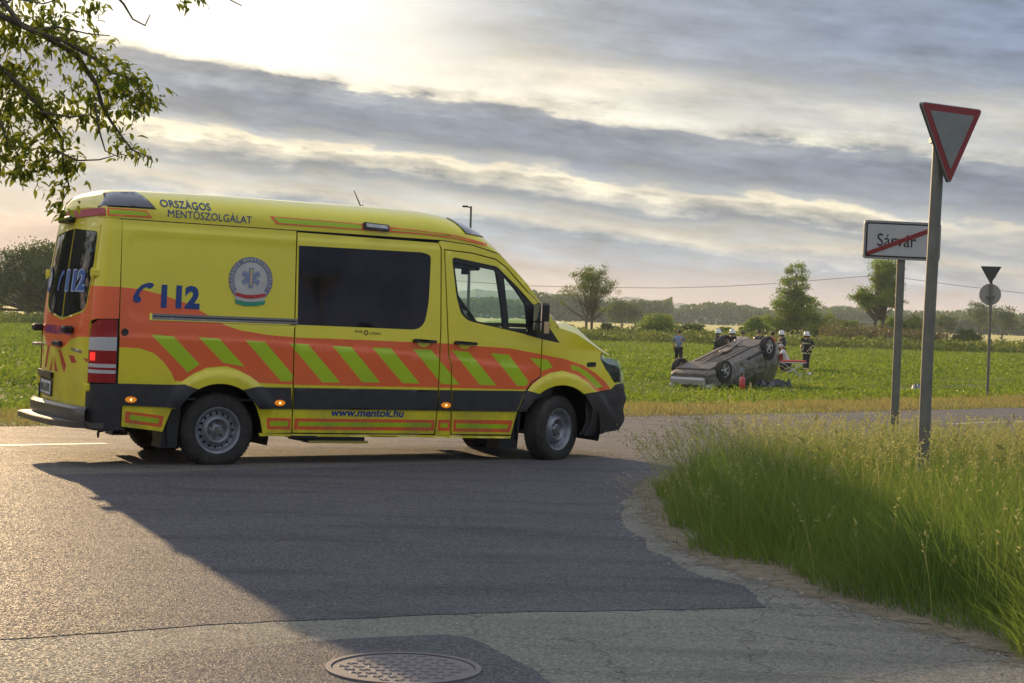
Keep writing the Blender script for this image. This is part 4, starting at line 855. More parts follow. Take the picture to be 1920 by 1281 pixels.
for k in range(6):
    a_ = k * math.tau / 6 + .3; hb.lathe([(0, .030), (.009, .030), (.010, .034), (.011, .062)], 6, 'Y', (.066 * math.cos(a_), 0, .066 * math.sin(a_)))
WM['hub'] = hb.mesh('hub', True); WM['hub'].materials.append(MT['rim_dirty'])
for (x, y, z, fl, st_) in ((.0, .035, .325, False, 0), (3.69, .035, .370, False, math.radians(23)), (.0, 1.925, .325, True, 0), (3.69, 1.925, .370, True, math.radians(25))):
    w_ = make_wheel(st_, x, y, z, fl, x > 1)
    for nm, key in (('tyre', 'tyre'), ('rim', 'rim'), ('rim_barrel', 'barrel'), ('hub', 'hub')):
        o = bpy.data.objects.new(nm, WM[key]); COL.objects.link(o); o.parent = w_

# ---- lettering and emblem
tm = lambda s, size, u, v, **k: text_mesh('lettering', s, size, side, [k.pop('m', MT['blue_film'])], van, u, v, **k)
[tm(c_, .27, u_, 1.462, off=.004, bold=.014) for c_, u_ in (('1', -.655), ('1', -.515), ('2', -.385))]
hs = [(-.70, 1.67), (-.735, 1.672), (-.79, 1.650), (-.835, 1.600), (-.862, 1.545), (-.865, 1.50), (-.835, 1.482), (-.80, 1.492), (-.795, 1.525), (-.815, 1.548), (-.808, 1.575), (-.775, 1.618), (-.745, 1.632), (-.735, 1.615), (-.70, 1.628), (-.683, 1.655)]
sheet('phone_symbol', hs, side, [MT['blue_film']], van, sp_=.03, off=.004)
text_mesh('lettering', 'www.mentok.hu', .105, side, [MT['blue_film']], van, 1.11, .478, off=.004, width=.78, bold=.003, shear=.2)
text_mesh('lettering', 'ORSZÁGOS', .098, roof_side, [MT['blue_film']], van, -.645, 2.378, off=.006, width=.475, bold=.001, centre=rc_, slope=-.012)
text_mesh('lettering', 'MENTŐSZOLGÁLAT', .098, roof_side, [MT['blue_film']], van, -.59, 2.288, off=.006, width=.82, bold=.0, centre=rc_, slope=-.012)
text_mesh('lettering', 'életfa', .038, side, [MT['black']], van, 1.325, 1.292, off=.004, width=.085)
text_mesh('lettering', 'az Életért!', .038, side, [MT['black']], van, 1.485, 1.278, off=.004, width=.12)
sheet('small_emblem', circle(1.448, 1.292, .024, 20), side, [MT['black']], van, holes=[circle(1.448, 1.292, .015, 12)], sp_=.03, off=.004)
EC = (.245, 1.745)
em = sheet('emblem', circle(EC[0], EC[1], .218, 48), side, [mat('glare_paled_blue', (.16, .17, .24), .5), MT['white_film'], MT['red_film'], MT['green_film']], van, sp_=.04, off=.005,  # ring blue paled and greyed: sun glare put into the colour
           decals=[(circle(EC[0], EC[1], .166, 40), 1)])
ribbon = lambda z0, z1: [(EC[0] - .15, z0), (EC[0] - .05, z0 - .022), (EC[0] + .05, z0 - .018), (EC[0] + .15, z0 + .002), (EC[0] + .145, z1 + .002), (EC[0] + .05, z1 - .018), (EC[0] - .05, z1 - .022), (EC[0] - .145, z1)]
sheet('emblem_base', [(EC[0] - .16, 1.64), (EC[0] + .16, 1.64), (EC[0] + .14, 1.555), (EC[0] + .04, 1.54), (EC[0] - .05, 1.54), (EC[0] - .145, 1.555)], side, [MT['white_film']], van, sp_=.04, off=.0065)
sheet('emblem_stripe', ribbon(1.625, 1.590), side, [MT['red_film']], van, sp_=.04, off=.008)
sheet('emblem_stripe', ribbon(1.555, 1.52), side, [MT['green_film']], van, sp_=.04, off=.008)
for a_ in (30, 90, 150):
    c_, s_ = math.cos(math.radians(a_)), math.sin(math.radians(a_)); L_, W_ = .095, .022
    sheet('star_bar', [(EC[0] + c_ * x - s_ * y, EC[1] + .02 + s_ * x + c_ * y) for x, y in ((-L_, -W_), (L_, -W_), (L_, W_), (-L_, W_))], side, [mat('star_blue_grey', (.20, .23, .36), .5)], van, sp_=.04, off=.008 + a_ * 1e-5)  # star blue greyed like the ring, washed-out look of sun glare in the colour
sheet('star_staff', [(EC[0] - .010, EC[1] + .10), (EC[0] + .012, EC[1] + .10), (EC[0] + .008, EC[1] - .05), (EC[0] - .006, EC[1] - .05)], side, [mat('staff_gold', (.6, .42, .15), .4)], van, sp_=.04, off=.0105)
txt = 'ORSZÁGOS MENTŐSZOLGÁLAT'
for k, ch in enumerate(txt):
    if ch == ' ': continue
    a_ = math.radians(205 - 230 * k / (len(txt) - 1))
    text_mesh('lettering', ch, .042, side, [MT['white_film']], van, EC[0] + .179 * math.cos(a_), EC[1] + .179 * math.sin(a_), off=.008, rot=a_ - math.pi / 2, align='CENTER', bold=.001)
tr_ = lambda s, size, u, v, wd, m=MT['blue_film'], **k: text_mesh('lettering', s, size, rear, [m], van, u, v, off=.004, width=wd, flipx=True, **k)
MBL = mat('blue_with_pale_edge', (.03, .10, .36), .4); MWL = mat('pale_edge_film', (.35, .45, .65), .4)
tr_('112', .25, 1.06, 1.585, .72, MWL, bold=.022); text_mesh('lettering', '112', .25, rear, [MBL], van, 1.06, 1.585, off=.006, width=.72, flipx=True, bold=.008)
sheet('phone_symbol', [(1.11, 1.765), (1.19, 1.765), (1.27, 1.70), (1.31, 1.60), (1.30, 1.57), (1.24, 1.575), (1.245, 1.62), (1.21, 1.69), (1.14, 1.73), (1.10, 1.72)], rear, [MBL], van, sp_=.04, off=.005)
tr_('AMBULANCE', .105, 1.70, 1.165, 1.05, MT['purple_film'], bold=.005)
for uc, zc, r_ in ((1.74, 1.68, .125), (1.42, 1.44, .10)):
    e_ = sheet('window_emblem', circle(uc, zc, r_, 28), rear, [MT['blue_film'] if r_ > .11 else MT['cladding'], MT['white_film'], MT['chrome']], van, sp_=.04, off=.005, decals=[(circle(uc, zc, r_ * .66, 20), 1)] if r_ > .11 else [([(uc, zc + .05), (uc + .03, zc - .04), (uc - .03, zc - .04)], 2)])

# ================================================================ VEGETATION HELPERS
def leaf_mat(name, c1, c2, scale=1.2, trans=.45, rough=.6):
    m = bpy.data.materials.new(name); m.use_nodes = True; t = m.node_tree; b = t.nodes['Principled BSDF']; b.inputs['Roughness'].default_value = rough; b.inputs['Specular IOR Level'].default_value = .3
    g = t.nodes.new('ShaderNodeNewGeometry'); co = t.nodes.new('ShaderNodeTexCoord')
    n = t.nodes.new('ShaderNodeTexNoise'); n.inputs['Scale'].default_value = scale; n.inputs['Detail'].default_value = 3; t.links.new(co.outputs['Object'], n.inputs['Vector'])
    ad = t.nodes.new('ShaderNodeMath'); ad.operation = 'MULTIPLY_ADD'; ad.inputs[1].default_value = .5; t.links.new(g.outputs['Random Per Island'], ad.inputs[0])
    mu = t.nodes.new('ShaderNodeMapRange'); mu.inputs[1].default_value = .3; mu.inputs[2].default_value = .7; mu.inputs[3].default_value = 0; mu.inputs[4].default_value = .5; t.links.new(n.outputs[0], mu.inputs[0]); t.links.new(mu.outputs[0], ad.inputs[2])
    mx = t.nodes.new('ShaderNodeMix'); mx.data_type = 'RGBA'; t.links.new(ad.outputs[0], mx.inputs[0]); mx.inputs[6].default_value = tuple(c1) + (1,); mx.inputs[7].default_value = tuple(c2) + (1,)
    t.links.new(mx.outputs[2], b.inputs['Base Color'])
    tr = t.nodes.new('ShaderNodeBsdfTranslucent'); t.links.new(mx.outputs[2], tr.inputs[0])
    ms = t.nodes.new('ShaderNodeMixShader'); ms.inputs[0].default_value = trans; t.links.new(b.outputs[0], ms.inputs[1]); t.links.new(tr.outputs[0], ms.inputs[2]); t.links.new(ms.outputs[0], t.nodes['Material Output'].inputs[0])
    return m
def leaves(P, size, rg, droop=0., asp=.5):
    """small folded leaf (two triangles) at every point"""
    n = len(P); d = rg.normal(size=(n, 3)); d[:, 2] -= droop; d /= np.linalg.norm(d, axis=1)[:, None]; q = rg.normal(size=(n, 3)); s = np.cross(d, q); s /= np.linalg.norm(s, axis=1)[:, None] + 1e-9
    L = (size * rg.uniform(.6, 1.3, n))[:, None]
    V = np.stack([P - d * L * .5, P + s * L * asp * .5, P + d * L * .5, P - s * L * asp * .5], 1).reshape(-1, 3); a = np.arange(n) * 4
    return V, np.stack([a, a + 1, a + 2, a + 3], 1)
def blades(P, h, lean_, w, rg, seg=3):
    """bent tapering blades; lean_ (n,2) is how far the tip is carried sideways"""
    n = len(P); az = rg.uniform(0, math.tau, n); sx = np.stack([np.cos(az), np.sin(az), np.zeros(n)], 1); V = []
    for k in range(seg + 1):
        t = k / seg; c = P + np.stack([lean_[:, 0] * t ** 1.8, lean_[:, 1] * t ** 1.8, h * t * (1 - .12 * t)], 1)
        if k < seg: ww = (w * (1 - t * .75) * .5)[:, None]; V += [c - sx * ww, c + sx * ww]
        else: V += [c]
    V = np.stack(V, 1); m = V.shape[1]; V = V.reshape(-1, 3); b = np.arange(n) * m; F = []
    for k in range(seg - 1): i = b + 2 * k; F += [np.stack([i, i + 1, i + 3], 1), np.stack([i, i + 3, i + 2], 1)]
    i = b + 2 * (seg - 1); F += [np.stack([i, i + 1, i + 2], 1)]
    return V, np.concatenate(F)
def merge(parts):
    V = []; F = []; o = 0
    for v, f in parts: V.append(v); F.append(f + o); o += len(v)
    return np.concatenate(V), np.concatenate(F)
def patchy(x, y, s, seed): 
    r = np.random.default_rng(seed); a = r.uniform(0, 6.28, 8); k = r.uniform(.6, 1.8, 8) / s; th = r.uniform(0, 6.28, 8)
    return sum(np.sin((x * np.cos(th[i]) + y * np.sin(th[i])) * k[i] * 6.28 + a[i]) for i in range(8)) / 8 ** .5 * .7

# ---- tall grass on the corner island
GR = leaf_mat('tall_grass', (.095, .17, .032), (.26, .33, .055), .8, .6)
_t = GR.node_tree; _m = [n for n in _t.nodes if n.type == 'MIX'][0]; _c = _t.nodes.new('ShaderNodeTexCoord'); _n = _t.nodes.new('ShaderNodeTexNoise'); _n.inputs['Scale'].default_value = .9; _n.inputs['Detail'].default_value = 6; _t.links.new(_c.outputs['Object'], _n.inputs['Vector'])
_r = _t.nodes.new('ShaderNodeMapRange'); _r.inputs[1].default_value = .50; _r.inputs[2].default_value = .68; _r.inputs[4].default_value = .5; _t.links.new(_n.outputs[0], _r.inputs[0]); _x = _t.nodes.new('ShaderNodeMix'); _x.data_type = 'RGBA'; _t.links.new(_r.outputs[0], _x.inputs[0]); _t.links.new(_m.outputs[2], _x.inputs[6]); _x.inputs[7].default_value = (.15, .17, .05, 1)
for _l in list(_m.outputs[2].links):
    if _l.to_node != _x: _t.links.new(_x.outputs[2], _l.to_socket)
GRY = leaf_mat('grass_stalks', (.26, .28, .08), (.46, .42, .17), .8, .5)
GE = np.array(grass_edge)
isl_ = [(1.42, 16.1), (1.34, 15.0), (1.25, 13.4), (1.24, 12.2), (1.27, 11.3), (1.62, 10.55), (1.92, 9.55), (2.18, 8.75), (2.40, 7.95), (2.9, 6.3)]
isl_ = wob(isl_, .1, .02, False, 31, slow=.07); isl_n = len(isl_)
isl = isl_ + [(6.5, 6.3), (14, 18), (14, 30)] + [p for p in offcurve(-6.1, 1.9, 14, 20)][::-1]
def scatter(n, box, poly, rg):
    P = np.stack([rg.uniform(box[0], box[2], n), rg.uniform(box[1], box[3], n)], 1); P = P[inpoly(P, poly)]
    return P
rg = np.random.default_rng(21)
P = scatter(290000, (1.0, 6.3, 11, 27), isl, rg)
keep = (np.abs(P[:, 0]) < P[:, 1] * .36 + 2.0); P = P[keep]
keep = rg.random(len(P)) < np.clip(1.25 - (P[:, 1] - 9) / 18, .35, 1); P = P[keep]
# distance to the road side edge: blades get shorter towards it
edge_pts = np.array(dens(isl[:isl_n], .2, False)); de = np.min(np.hypot(P[:, None, 0] - edge_pts[None, :, 0], P[:, None, 1] - edge_pts[None, :, 1]), axis=1)
dm = -6.1 - dist_edge(P[:, 0], P[:, 1])
hm = (.16 + .42 * ss(0, .55, de)) * (.35 + .65 * ss(.0, 3.5, dm)) * (1 + .28 * patchy(P[:, 0], P[:, 1], 1.6, 3)) * (1 - .45 * ss(14, 21, P[:, 1]))
n = len(P); h = hm * rg.uniform(.55, 1.25, n); lf = patchy(P[:, 0], P[:, 1], 1.1, 9)
out = np.exp(-de / .35)[:, None] * np.stack([-np.ones(n), -.45 * np.ones(n)], 1)
ln = (rg.normal(0, .33, (n, 2)) + np.stack([lf * .25, -lf * .1], 1) + out * .55) * h[:, None]
Z0 = gz(P[:, 0], P[:, 1])
V, F = blades(np.column_stack([P, Z0 - .01]), h, ln, rg.uniform(.004, .009, n) * (1 + .03 * (P[:, 1] - 8)), rg, 3)
print('grass', n)
link('tall_grass', mesh_np('tall_grass', V, F), GR, kind='stuff', label='tall green grass on the corner beside the side road', cat='grass')
# seed stalks
P = scatter(34000, (1.0, 6.5, 11, 26), isl, rg); P = P[np.abs(P[:, 0]) < P[:, 1] * .36 + 2.0]
de = np.min(np.hypot(P[:, None, 0] - edge_pts[None, :, 0], P[:, None, 1] - edge_pts[None, :, 1]), axis=1); dm = -6.1 - dist_edge(P[:, 0], P[:, 1])
k_ = (rg.random(len(P)) < (.06 + .94 * ss(10.5, 14.5, P[:, 1])) * ss(0, 1.0, dm) * (patchy(P[:, 0], P[:, 1], 1.5, 4) > -.5)); P = P[k_]; de = de[k_]; dm = dm[k_]
n = len(P); h = (.45 + .35 * ss(0, .5, de)) * rg.uniform(.7, 1.15, n) * (.5 + .5 * ss(0, 3, dm)) * (1 - .42 * ss(14, 20, P[:, 1]))
tip = np.exp(-(np.hypot(P[:, 0] - 1.4, (P[:, 1] - 14.8) * .5) / .7) ** 2); h *= 1 + .35 * tip
ln = rg.normal(0, .16, (n, 2)) * h[:, None]; ln[:, 0] -= tip * .35 * rg.uniform(.2, 1.4, n)
B3 = np.column_stack([P, gz(P[:, 0], P[:, 1]) - .01]); V1, F1 = blades(B3, h, ln, np.full(n, .0048), rg, 4)
hd = []
for k in range(7):
    t = .80 + .20 * k / 6; c = B3 + np.stack([ln[:, 0] * t ** 1.8, ln[:, 1] * t ** 1.8, h * t * (1 - .12 * t)], 1) + rg.normal(0, .006, (n, 3)); v, f = leaves(c, .030, rg, -.8, .35); hd.append((v, np.concatenate([f[:, [0, 1, 2]], f[:, [0, 2, 3]]])))
V, F = merge([(V1, F1)] + hd)
link('grass_seed_stalks', mesh_np('grass_seed_stalks', V, F), GRY, kind='stuff', label='pale seed stalks standing above the tall grass', cat='grass')
print('stalks', n)
# dead straw at the foot
P = scatter(26000, (.8, 6, 4.5, 17), wob([(.98, 16.4), (.93, 13.5), (.98, 11.9), (1.2, 10.7), (1.6, 9.7), (2.0, 8.6), (2.6, 7.0), (3.2, 6.6), (2.6, 8.2), (1.9, 10.7), (1.6, 12.5), (1.6, 16)], 1, 0, True, 2), rg)
n = len(P); l_ = rg.uniform(.04, .16, n); an = rg.uniform(0, math.tau, n)
V, F = blades(np.column_stack([P, np.full(n, .009)]), rg.uniform(.0, .02, n), np.stack([np.cos(an), np.sin(an)], 1) * l_[:, None], np.full(n, .004), rg, 2)
link('dead_straw', mesh_np('dead_straw', V, F), leaf_mat('straw', (.30, .23, .12), (.42, .34, .2), 3, .2), kind='stuff', label='dead grass straw lying along the asphalt edge', cat='straw')
# short ragged tufts spilling over the dirt
P = scatter(9000, (.8, 6, 4.5, 17), wob([(1.2, 16.4), (1.08, 14.5), (1.03, 12.6), (1.07, 11.9), (1.2, 11.0), (1.5, 10.2), (1.85, 9.1), (2.2, 8.1), (2.7, 6.8), (3.2, 6.6), (2.6, 8.2), (1.9, 10.7), (1.6, 12.5), (1.6, 16)], 1, 0, True, 2), rg); P = P[patchy(P[:, 0], P[:, 1], .55, 23) + rg.normal(0, .15, len(P)) > .25]; n = len(P)
h = rg.uniform(.03, .13, n); V, F = blades(np.column_stack([P, np.full(n, .004)]), h, rg.normal(0, .05, (n, 2)), np.full(n, .006), rg, 2)
link('short_tufts', mesh_np('short_tufts', V, F), GR, kind='stuff', label='short grass tufts growing out of the roadside dirt', cat='grass')
# broad weeds among the grass
P = scatter(700, (1.3, 6.5, 8, 18), isl, rg); P = P[(np.abs(P[:, 0]) < P[:, 1] * .33) & (patchy(P[:, 0], P[:, 1], 2, 14) > .2) & (P[:, 0] > 1.9 + .02 * P[:, 1]) & (P[:, 1] > 12)]; n = len(P); parts = []
for k in range(16):
    c = np.column_stack([P + rg.normal(0, .05, (n, 2)), gz(P[:, 0], P[:, 1]) + .08 + .035 * k * rg.uniform(.8, 1.1, n)]); parts.append(leaves(c, .075, rg, -.1, .42))
V, F = merge(parts); link('broad_weeds', mesh_np('broad_weeds', V, F), leaf_mat('broad_weed_leaves', (.10, .14, .04), (.22, .22, .08), 2, .45), kind='stuff', label='broad leaved weeds mixed into the tall grass', cat='weeds')
# ---- verge beyond the main road: dry yellow grass
rg = np.random.default_rng(33)
def along(n, d0, d1, x0, x1):
    x = rg.uniform(x0, x1, n); d = rg.uniform(d0, d1, n); s = .8097 + 2 * .00833 * np.clip(x, -14, 16); L = np.hypot(1, s); return np.stack([x - d * s / L, Fedge(x) + d / L], 1), d
P, d = along(84000, .05, 5.5, -19, 29); k_ = rg.random(len(P)) < np.where(d < 2.6, 1, .35); P = P[k_]; d = d[k_]; k_ = np.abs(P[:, 0]) < P[:, 1] * .36 + 5; P = P[k_]; d = d[k_]; n = len(P)
h = rg.uniform(.05, .16, n) * (.5 + .5 * ss(0, .5, d)) * (1 + .5 * patchy(P[:, 0], P[:, 1], 3, 5))
V, F = blades(np.column_stack([P, gz(P[:, 0], P[:, 1]) - .01]), h, rg.normal(0, .04, (n, 2)), np.full(n, .016), rg, 2)
link('dry_verge_grass', mesh_np('dry_verge_grass', V, F), leaf_mat('dry_verge', (.36, .27, .10), (.30, .30, .09), .5, .5), kind='stuff', label='dry yellow grass verge along the far side of the main road', cat='grass')
# ---- crop
CR = leaf_mat('crop_leaves', (.11, .18, .016), (.27, .34, .04), .25, .55)
parts = []
def crop(n, d0, d1, ymax, size, hgt, nl, seed):
    rg2 = np.random.default_rng(seed); x0, x1 = -52, 64
    x = rg2.uniform(x0, x1, n); yy = rg2.uniform(21, ymax, n); d = dist_edge(x, yy); k = (d > d0) & (d < d1) & (np.abs(x) < yy * .35 + 5); x, yy, d = x[k], yy[k], d[k]
    row = .62; dd = d - (np.round(d / row) * row); x = x + rg2.normal(0, .02, len(x)); s_ = .8097 + 2 * .00833 * np.clip(x, -14, 16); yy = yy - dd / np.sqrt(1 + s_ * s_) * .75
    bare = patchy(x * .45 + yy * -.25, yy * 1.0 - x * .6, 7, 6); k = (bare < (.18 if ymax < 100 else .6)) | (rg2.random(len(x)) < .30); x, yy = x[k], yy[k]
    z = gz(x, yy); hh = hgt * (1 + .25 * patchy(x, yy, 9, 12)); vs = []
    for q in range(nl):
        P_ = np.stack([x + rg2.normal(0, size * .6, len(x)), yy + rg2.normal(0, size * .6, len(x)), z + hh * rg2.uniform(.15, 1, len(x))], 1)
        v, f = leaves(P_, size, rg2, -.6, .38); vs.append((v, f))
    return merge(vs)
parts.append(crop(145000, 3.2, 34, 80, .11, .20, 4, 1)); parts.append(crop(118000, 22, 400, 172, .26, .22, 3, 2))
V, F = merge(parts); print('crop', len(F))
link('crop_field', mesh_np('crop_field', V, F), CR, kind='stuff', label='young green crop growing in the field', cat='crop')
# ---- weedy strip behind the crop
rg = np.random.default_rng(5)
def bank(n, y0, y1, hgt, size, seed, x0=None, x1=None):
    rg2 = np.random.default_rng(seed); yy = rg2.uniform(y0, y1, n); x = rg2.uniform(-.38, .38, n) * yy if x0 is None else rg2.uniform(x0, x1, n)
    hh = hgt * (1 + .35 * patchy(x, yy, 8, seed + 1) + .2 * patchy(x, yy, 2.5, seed + 2)); return leaves(np.stack([x, yy, gz(x, yy) + hh * rg2.random(n) ** .6], 1), size, rg2, -.2, .45)
V, F = merge([bank(35000, 158, 172, .95, .40, 41), bank(9000, 172, 178, 1.15, .40, 44)])
link('weed_strip', mesh_np('weed_strip', V, F), leaf_mat('weeds', (.06, .11, .02), (.26, .28, .05), .12, .5), kind='stuff', label='strip of tall weeds between the green crop and the wheat', cat='weeds')
V, F = bank(4500, 172, 180, 1.9, .36, 61, 31, 43)
link('reddish_weeds', mesh_np('reddish_weeds', V, F), leaf_mat('reddish_weed_leaves', (.15, .10, .045), (.16, .17, .05), .3, .4), kind='stuff', label='reddish brown weeds in front of the tall trees', cat='weeds')

# ---- trees
BARK = mat('bark', (.07, .055, .04), .9, noise=(6, (.12, .10, .075), 2.5), bump=(30, 1, .02))
LM = [leaf_mat('foliage_olive', (.06, .10, .016), (.26, .30, .04), .5, .55), leaf_mat('foliage_green', (.07, .14, .016), (.30, .38, .04), .5, .55), leaf_mat('foliage_dark', (.045, .08, .016), (.16, .21, .035), .5, .45)]
def tree(name, label, x, y, top, base_r, clumps, leafn, lsize, m, trunks=((0, 0),), group=None, cat='tree', tr=.16, branches=True):
    """clumps: (dx, z0, r_horizontal, r_vertical) lumps of the crown relative to the foot"""
    z0 = float(gz(x, y)); root = empty(name, (x, y, z0), label=label, cat=cat, group=group); rg2 = np.random.default_rng(int(abs(x * 13 + y * 7)) + 1)
    tot = sum(c[2] ** 2 * c[3] for c in clumps); Vs = []
    subs = []
    for cx_, cz_, rh, rv in clumps:
        k = max(5, int(13 * (rh * rv) ** .5 / max(.6, rh) * rh))
        for q in range(k):
            d = rg2.normal(size=3); d /= np.linalg.norm(d); f = rg2.uniform(.35, .95); subs.append((cx_ + d[0] * rh * f, d[1] * rh * f, cz_ + d[2] * rv * f, rh * rg2.uniform(.30, .52), rv * rg2.uniform(.28, .48)))
    w_ = np.array([s[3] ** 2 * s[4] for s in subs]) ** .7; w_ /= w_.sum()
    for s, ww_ in zip(subs, w_):
        k = max(8, int(leafn * ww_)); d = rg2.normal(size=(k, 3)); d /= np.linalg.norm(d, axis=1)[:, None]; r = rg2.random(k) ** .45 * (1 + .25 * rg2.normal(size=k)); Vs.append(np.stack([s[0] + d[:, 0] * r * s[3], s[1] + d[:, 1] * r * s[3], s[2] + d[:, 2] * r * s[4]], 1))
    P_ = np.concatenate(Vs); P_ = P_[P_[:, 2] > .05]
    V, F = leaves(P_, lsize, rg2, .1, .5); link('crown', mesh_np('crown', V, F), m, root)
    for tx, ty in trunks:
        b = MB(); zc = min(c[1] for c in clumps); topc = max(clumps, key=lambda c: c[1])
        pts = [(tx, ty, -.2), (tx * 1.1, ty, zc * .5), (tx * 1.2 + topc[0] * .3, ty, zc), (tx + topc[0] * .8, ty, topc[1])]; b.tube(pts, [tr * 1.2, tr, tr * .8, tr * .25], 8)
        if branches:
            for s in subs[::3]:
                if s[2] > zc * .6: b.tube([(tx * 1.1, ty, max(zc * .55, s[2] * .45)), (tx + (s[0] - tx) * .55, s[1] * .5, s[2] * .75), (s[0], s[1], s[2])], [tr * .4, tr * .25, tr * .08], 5, caps=False)
        b.build('trunk', BARK, root, smooth=True)
    return root
at = lambda px, y: ((px - 960) / 3300 * y)
# lone forked tree beside the van
tree('lone_tree', 'slender forked tree with an airy crown beside the van bonnet', at(1103, 190), 190, 7.7, .1, [(0, 5.6, 2.3, 2.0), (-2.2, 5.0, 1.2, .8), (2.2, 5.4, 1.3, 1.3), (.8, 7.2, 1.6, 1.0), (-2.9, 3.8, .7, .5), (1.4, 3.4, 1.0, .7), (-1.2, 6.7, 1.2, .7)], 8500, .17, LM[0], trunks=((-.25, 0), (.3, .3)), tr=.14)
tree('tall_tree', 'tall bright green tree with a narrow knobbly top behind the overturned car', at(1488, 210), 210, 9, .1, [(.1, 8.3, 1.7, 1.2), (-.2, 6.6, 1.9, 1.4), (-.6, 4.6, 2.6, 1.7), (1.7, 4.9, 1.8, 1.1), (.3, 2.6, 3.0, 1.7), (-2.8, 1.8, 1.8, 1.3), (3.4, 2.4, 1.9, 1.5)], 21000, .25, LM[1], tr=.2)
tree('tall_tree', 'tall rounded tree with two bare stems just left of the town sign post', at(1643, 215), 215, 9, .1, [(.6, 8.9, 2.2, 1.7), (.9, 7.0, 2.3, 1.5), (-.6, 5.6, 2.5, 1.4), (1.6, 5.2, 1.8, 1.0), (-1.8, 5.9, 1.2, .9)], 17000, .25, LM[1], trunks=((-.2, 0), (.7, .2)), tr=.18)
BUSH = [('bush', 'dark low bush right under the lone tree crown, second from the van', 1140, 196, 1.2, 1.7, 2), ('bush', 'small rounded bush at the wheat edge between lone tree and wide grey green tree', 1177, 196, 1.4, 1.3, 2),
        ('broad_tree', 'broad low tree with a domed crown standing right of the lone tree', 1236, 205, 2.7, 3.1, 1), ('bush', 'dark green bush with a ragged top right of the broad domed tree', 1297, 200, 1.8, 1.9, 2),
        ('bush', 'low spreading bush behind the first helmeted firefighter', 1352, 205, 1.8, 1.6, 1), ('small_tree', 'narrow pointed small tree left of the tall bright green tree', 1413, 206, 1.7, 3.0, 1),
        ('bush', 'dark bush at the right foot of the tall bright green tree', 1540, 212, 2.0, 2.3, 2), ('broad_tree', 'rounded bushy tree between the two tallest trees', 1590, 214, 2.3, 3.0, 1),
        ('broad_tree', 'bushy tree showing between the two sign posts', 1702, 214, 2.8, 3.6, 2), ('small_tree', 'bushy tree partly hidden by the town sign post', 1676, 220, 2.2, 4.0, 1), ('bush', 'round dark bush standing alone in the wheat right of the yield sign', 1813, 200, 1.7, 2.3, 2)]
for nm, lb, px, y, rh, top, mi_ in BUSH:
    tree(nm, lb, at(px, y), y, top, .1, [(0, top * .45, rh, top * .5), (rh * .4, top * .38, rh * .7, top * .40), (-rh * .45, top * .36, rh * .7, top * .36), (rh * .1, top * .75, rh * .55, top * .25)], int(4200 * rh), .24, LM[mi_], group='trees and bushes along the wheat field', tr=.08, branches=False, cat='bush' if 'bush' == nm else 'tree')
tree('distant_tree', 'hazy grey green tree behind the lone tree, left of the broad domed tree', at(1165, 400), 400, 6, .1, [(0, 4.2, 3.8, 3.0), (3.0, 3.2, 2.6, 2.4), (-2.2, 3.4, 2.4, 2.2)], 5000, .45, LM[2], tr=.2, branches=False)
for px, y, w_, top, lb in ((1835, 420, 3.6, 9.0, 'airy distant tree behind the round sign on its left'), (1878, 430, 3.4, 8.4, 'airy distant tree behind the round sign on its right'), (1765, 400, 3.0, 5.8, 'distant hazy tree just right of the yield sign post')):
    tree('distant_tree', lb, at(px, y), y, top, .1, [(0, top * .7, w_, top * .28), (w_ * .4, top * .45, w_ * .8, top * .25)], 3200, .45, LM[2], tr=.22, branches=False)
# big dark trees at the left
tree('large_tree', 'large dark rounded tree at the left edge behind the ambulance rear', at(52, 186), 186, 9, .1, [(0, 4.6, 3.4, 3.6), (-3.4, 3.6, 3.0, 3.0), (3.0, 3.8, 2.6, 3.2), (1.2, 7.2, 2.2, 1.6), (-1.8, 6.6, 1.8, 1.3), (4.6, 2.2, 2.4, 2.2), (-6, 2.6, 2.4, 2.4)], 30000, .30, LM[2], tr=.3)
for k, (x, y, h_) in enumerate(((-66, 190, 8), (-78, 178, 9), (-92, 165, 10), (-54, 82, 9), (-62, 70, 10), (-24, 39, 9), (-31, 45, 11), (-30, 33, 10), (-38, 36, 11))):
    tree('large_tree', 'row of dark trees continuing outside the left edge of the picture', x, y, h_, .1, [(0, h_ * .55, 3.6, h_ * .42), (2, h_ * .4, 2.6, h_ * .35), (-2, h_ * .42, 2.6, h_ * .34)], 7000, .5, LM[2], group='trees outside the left edge', tr=.3, branches=False)

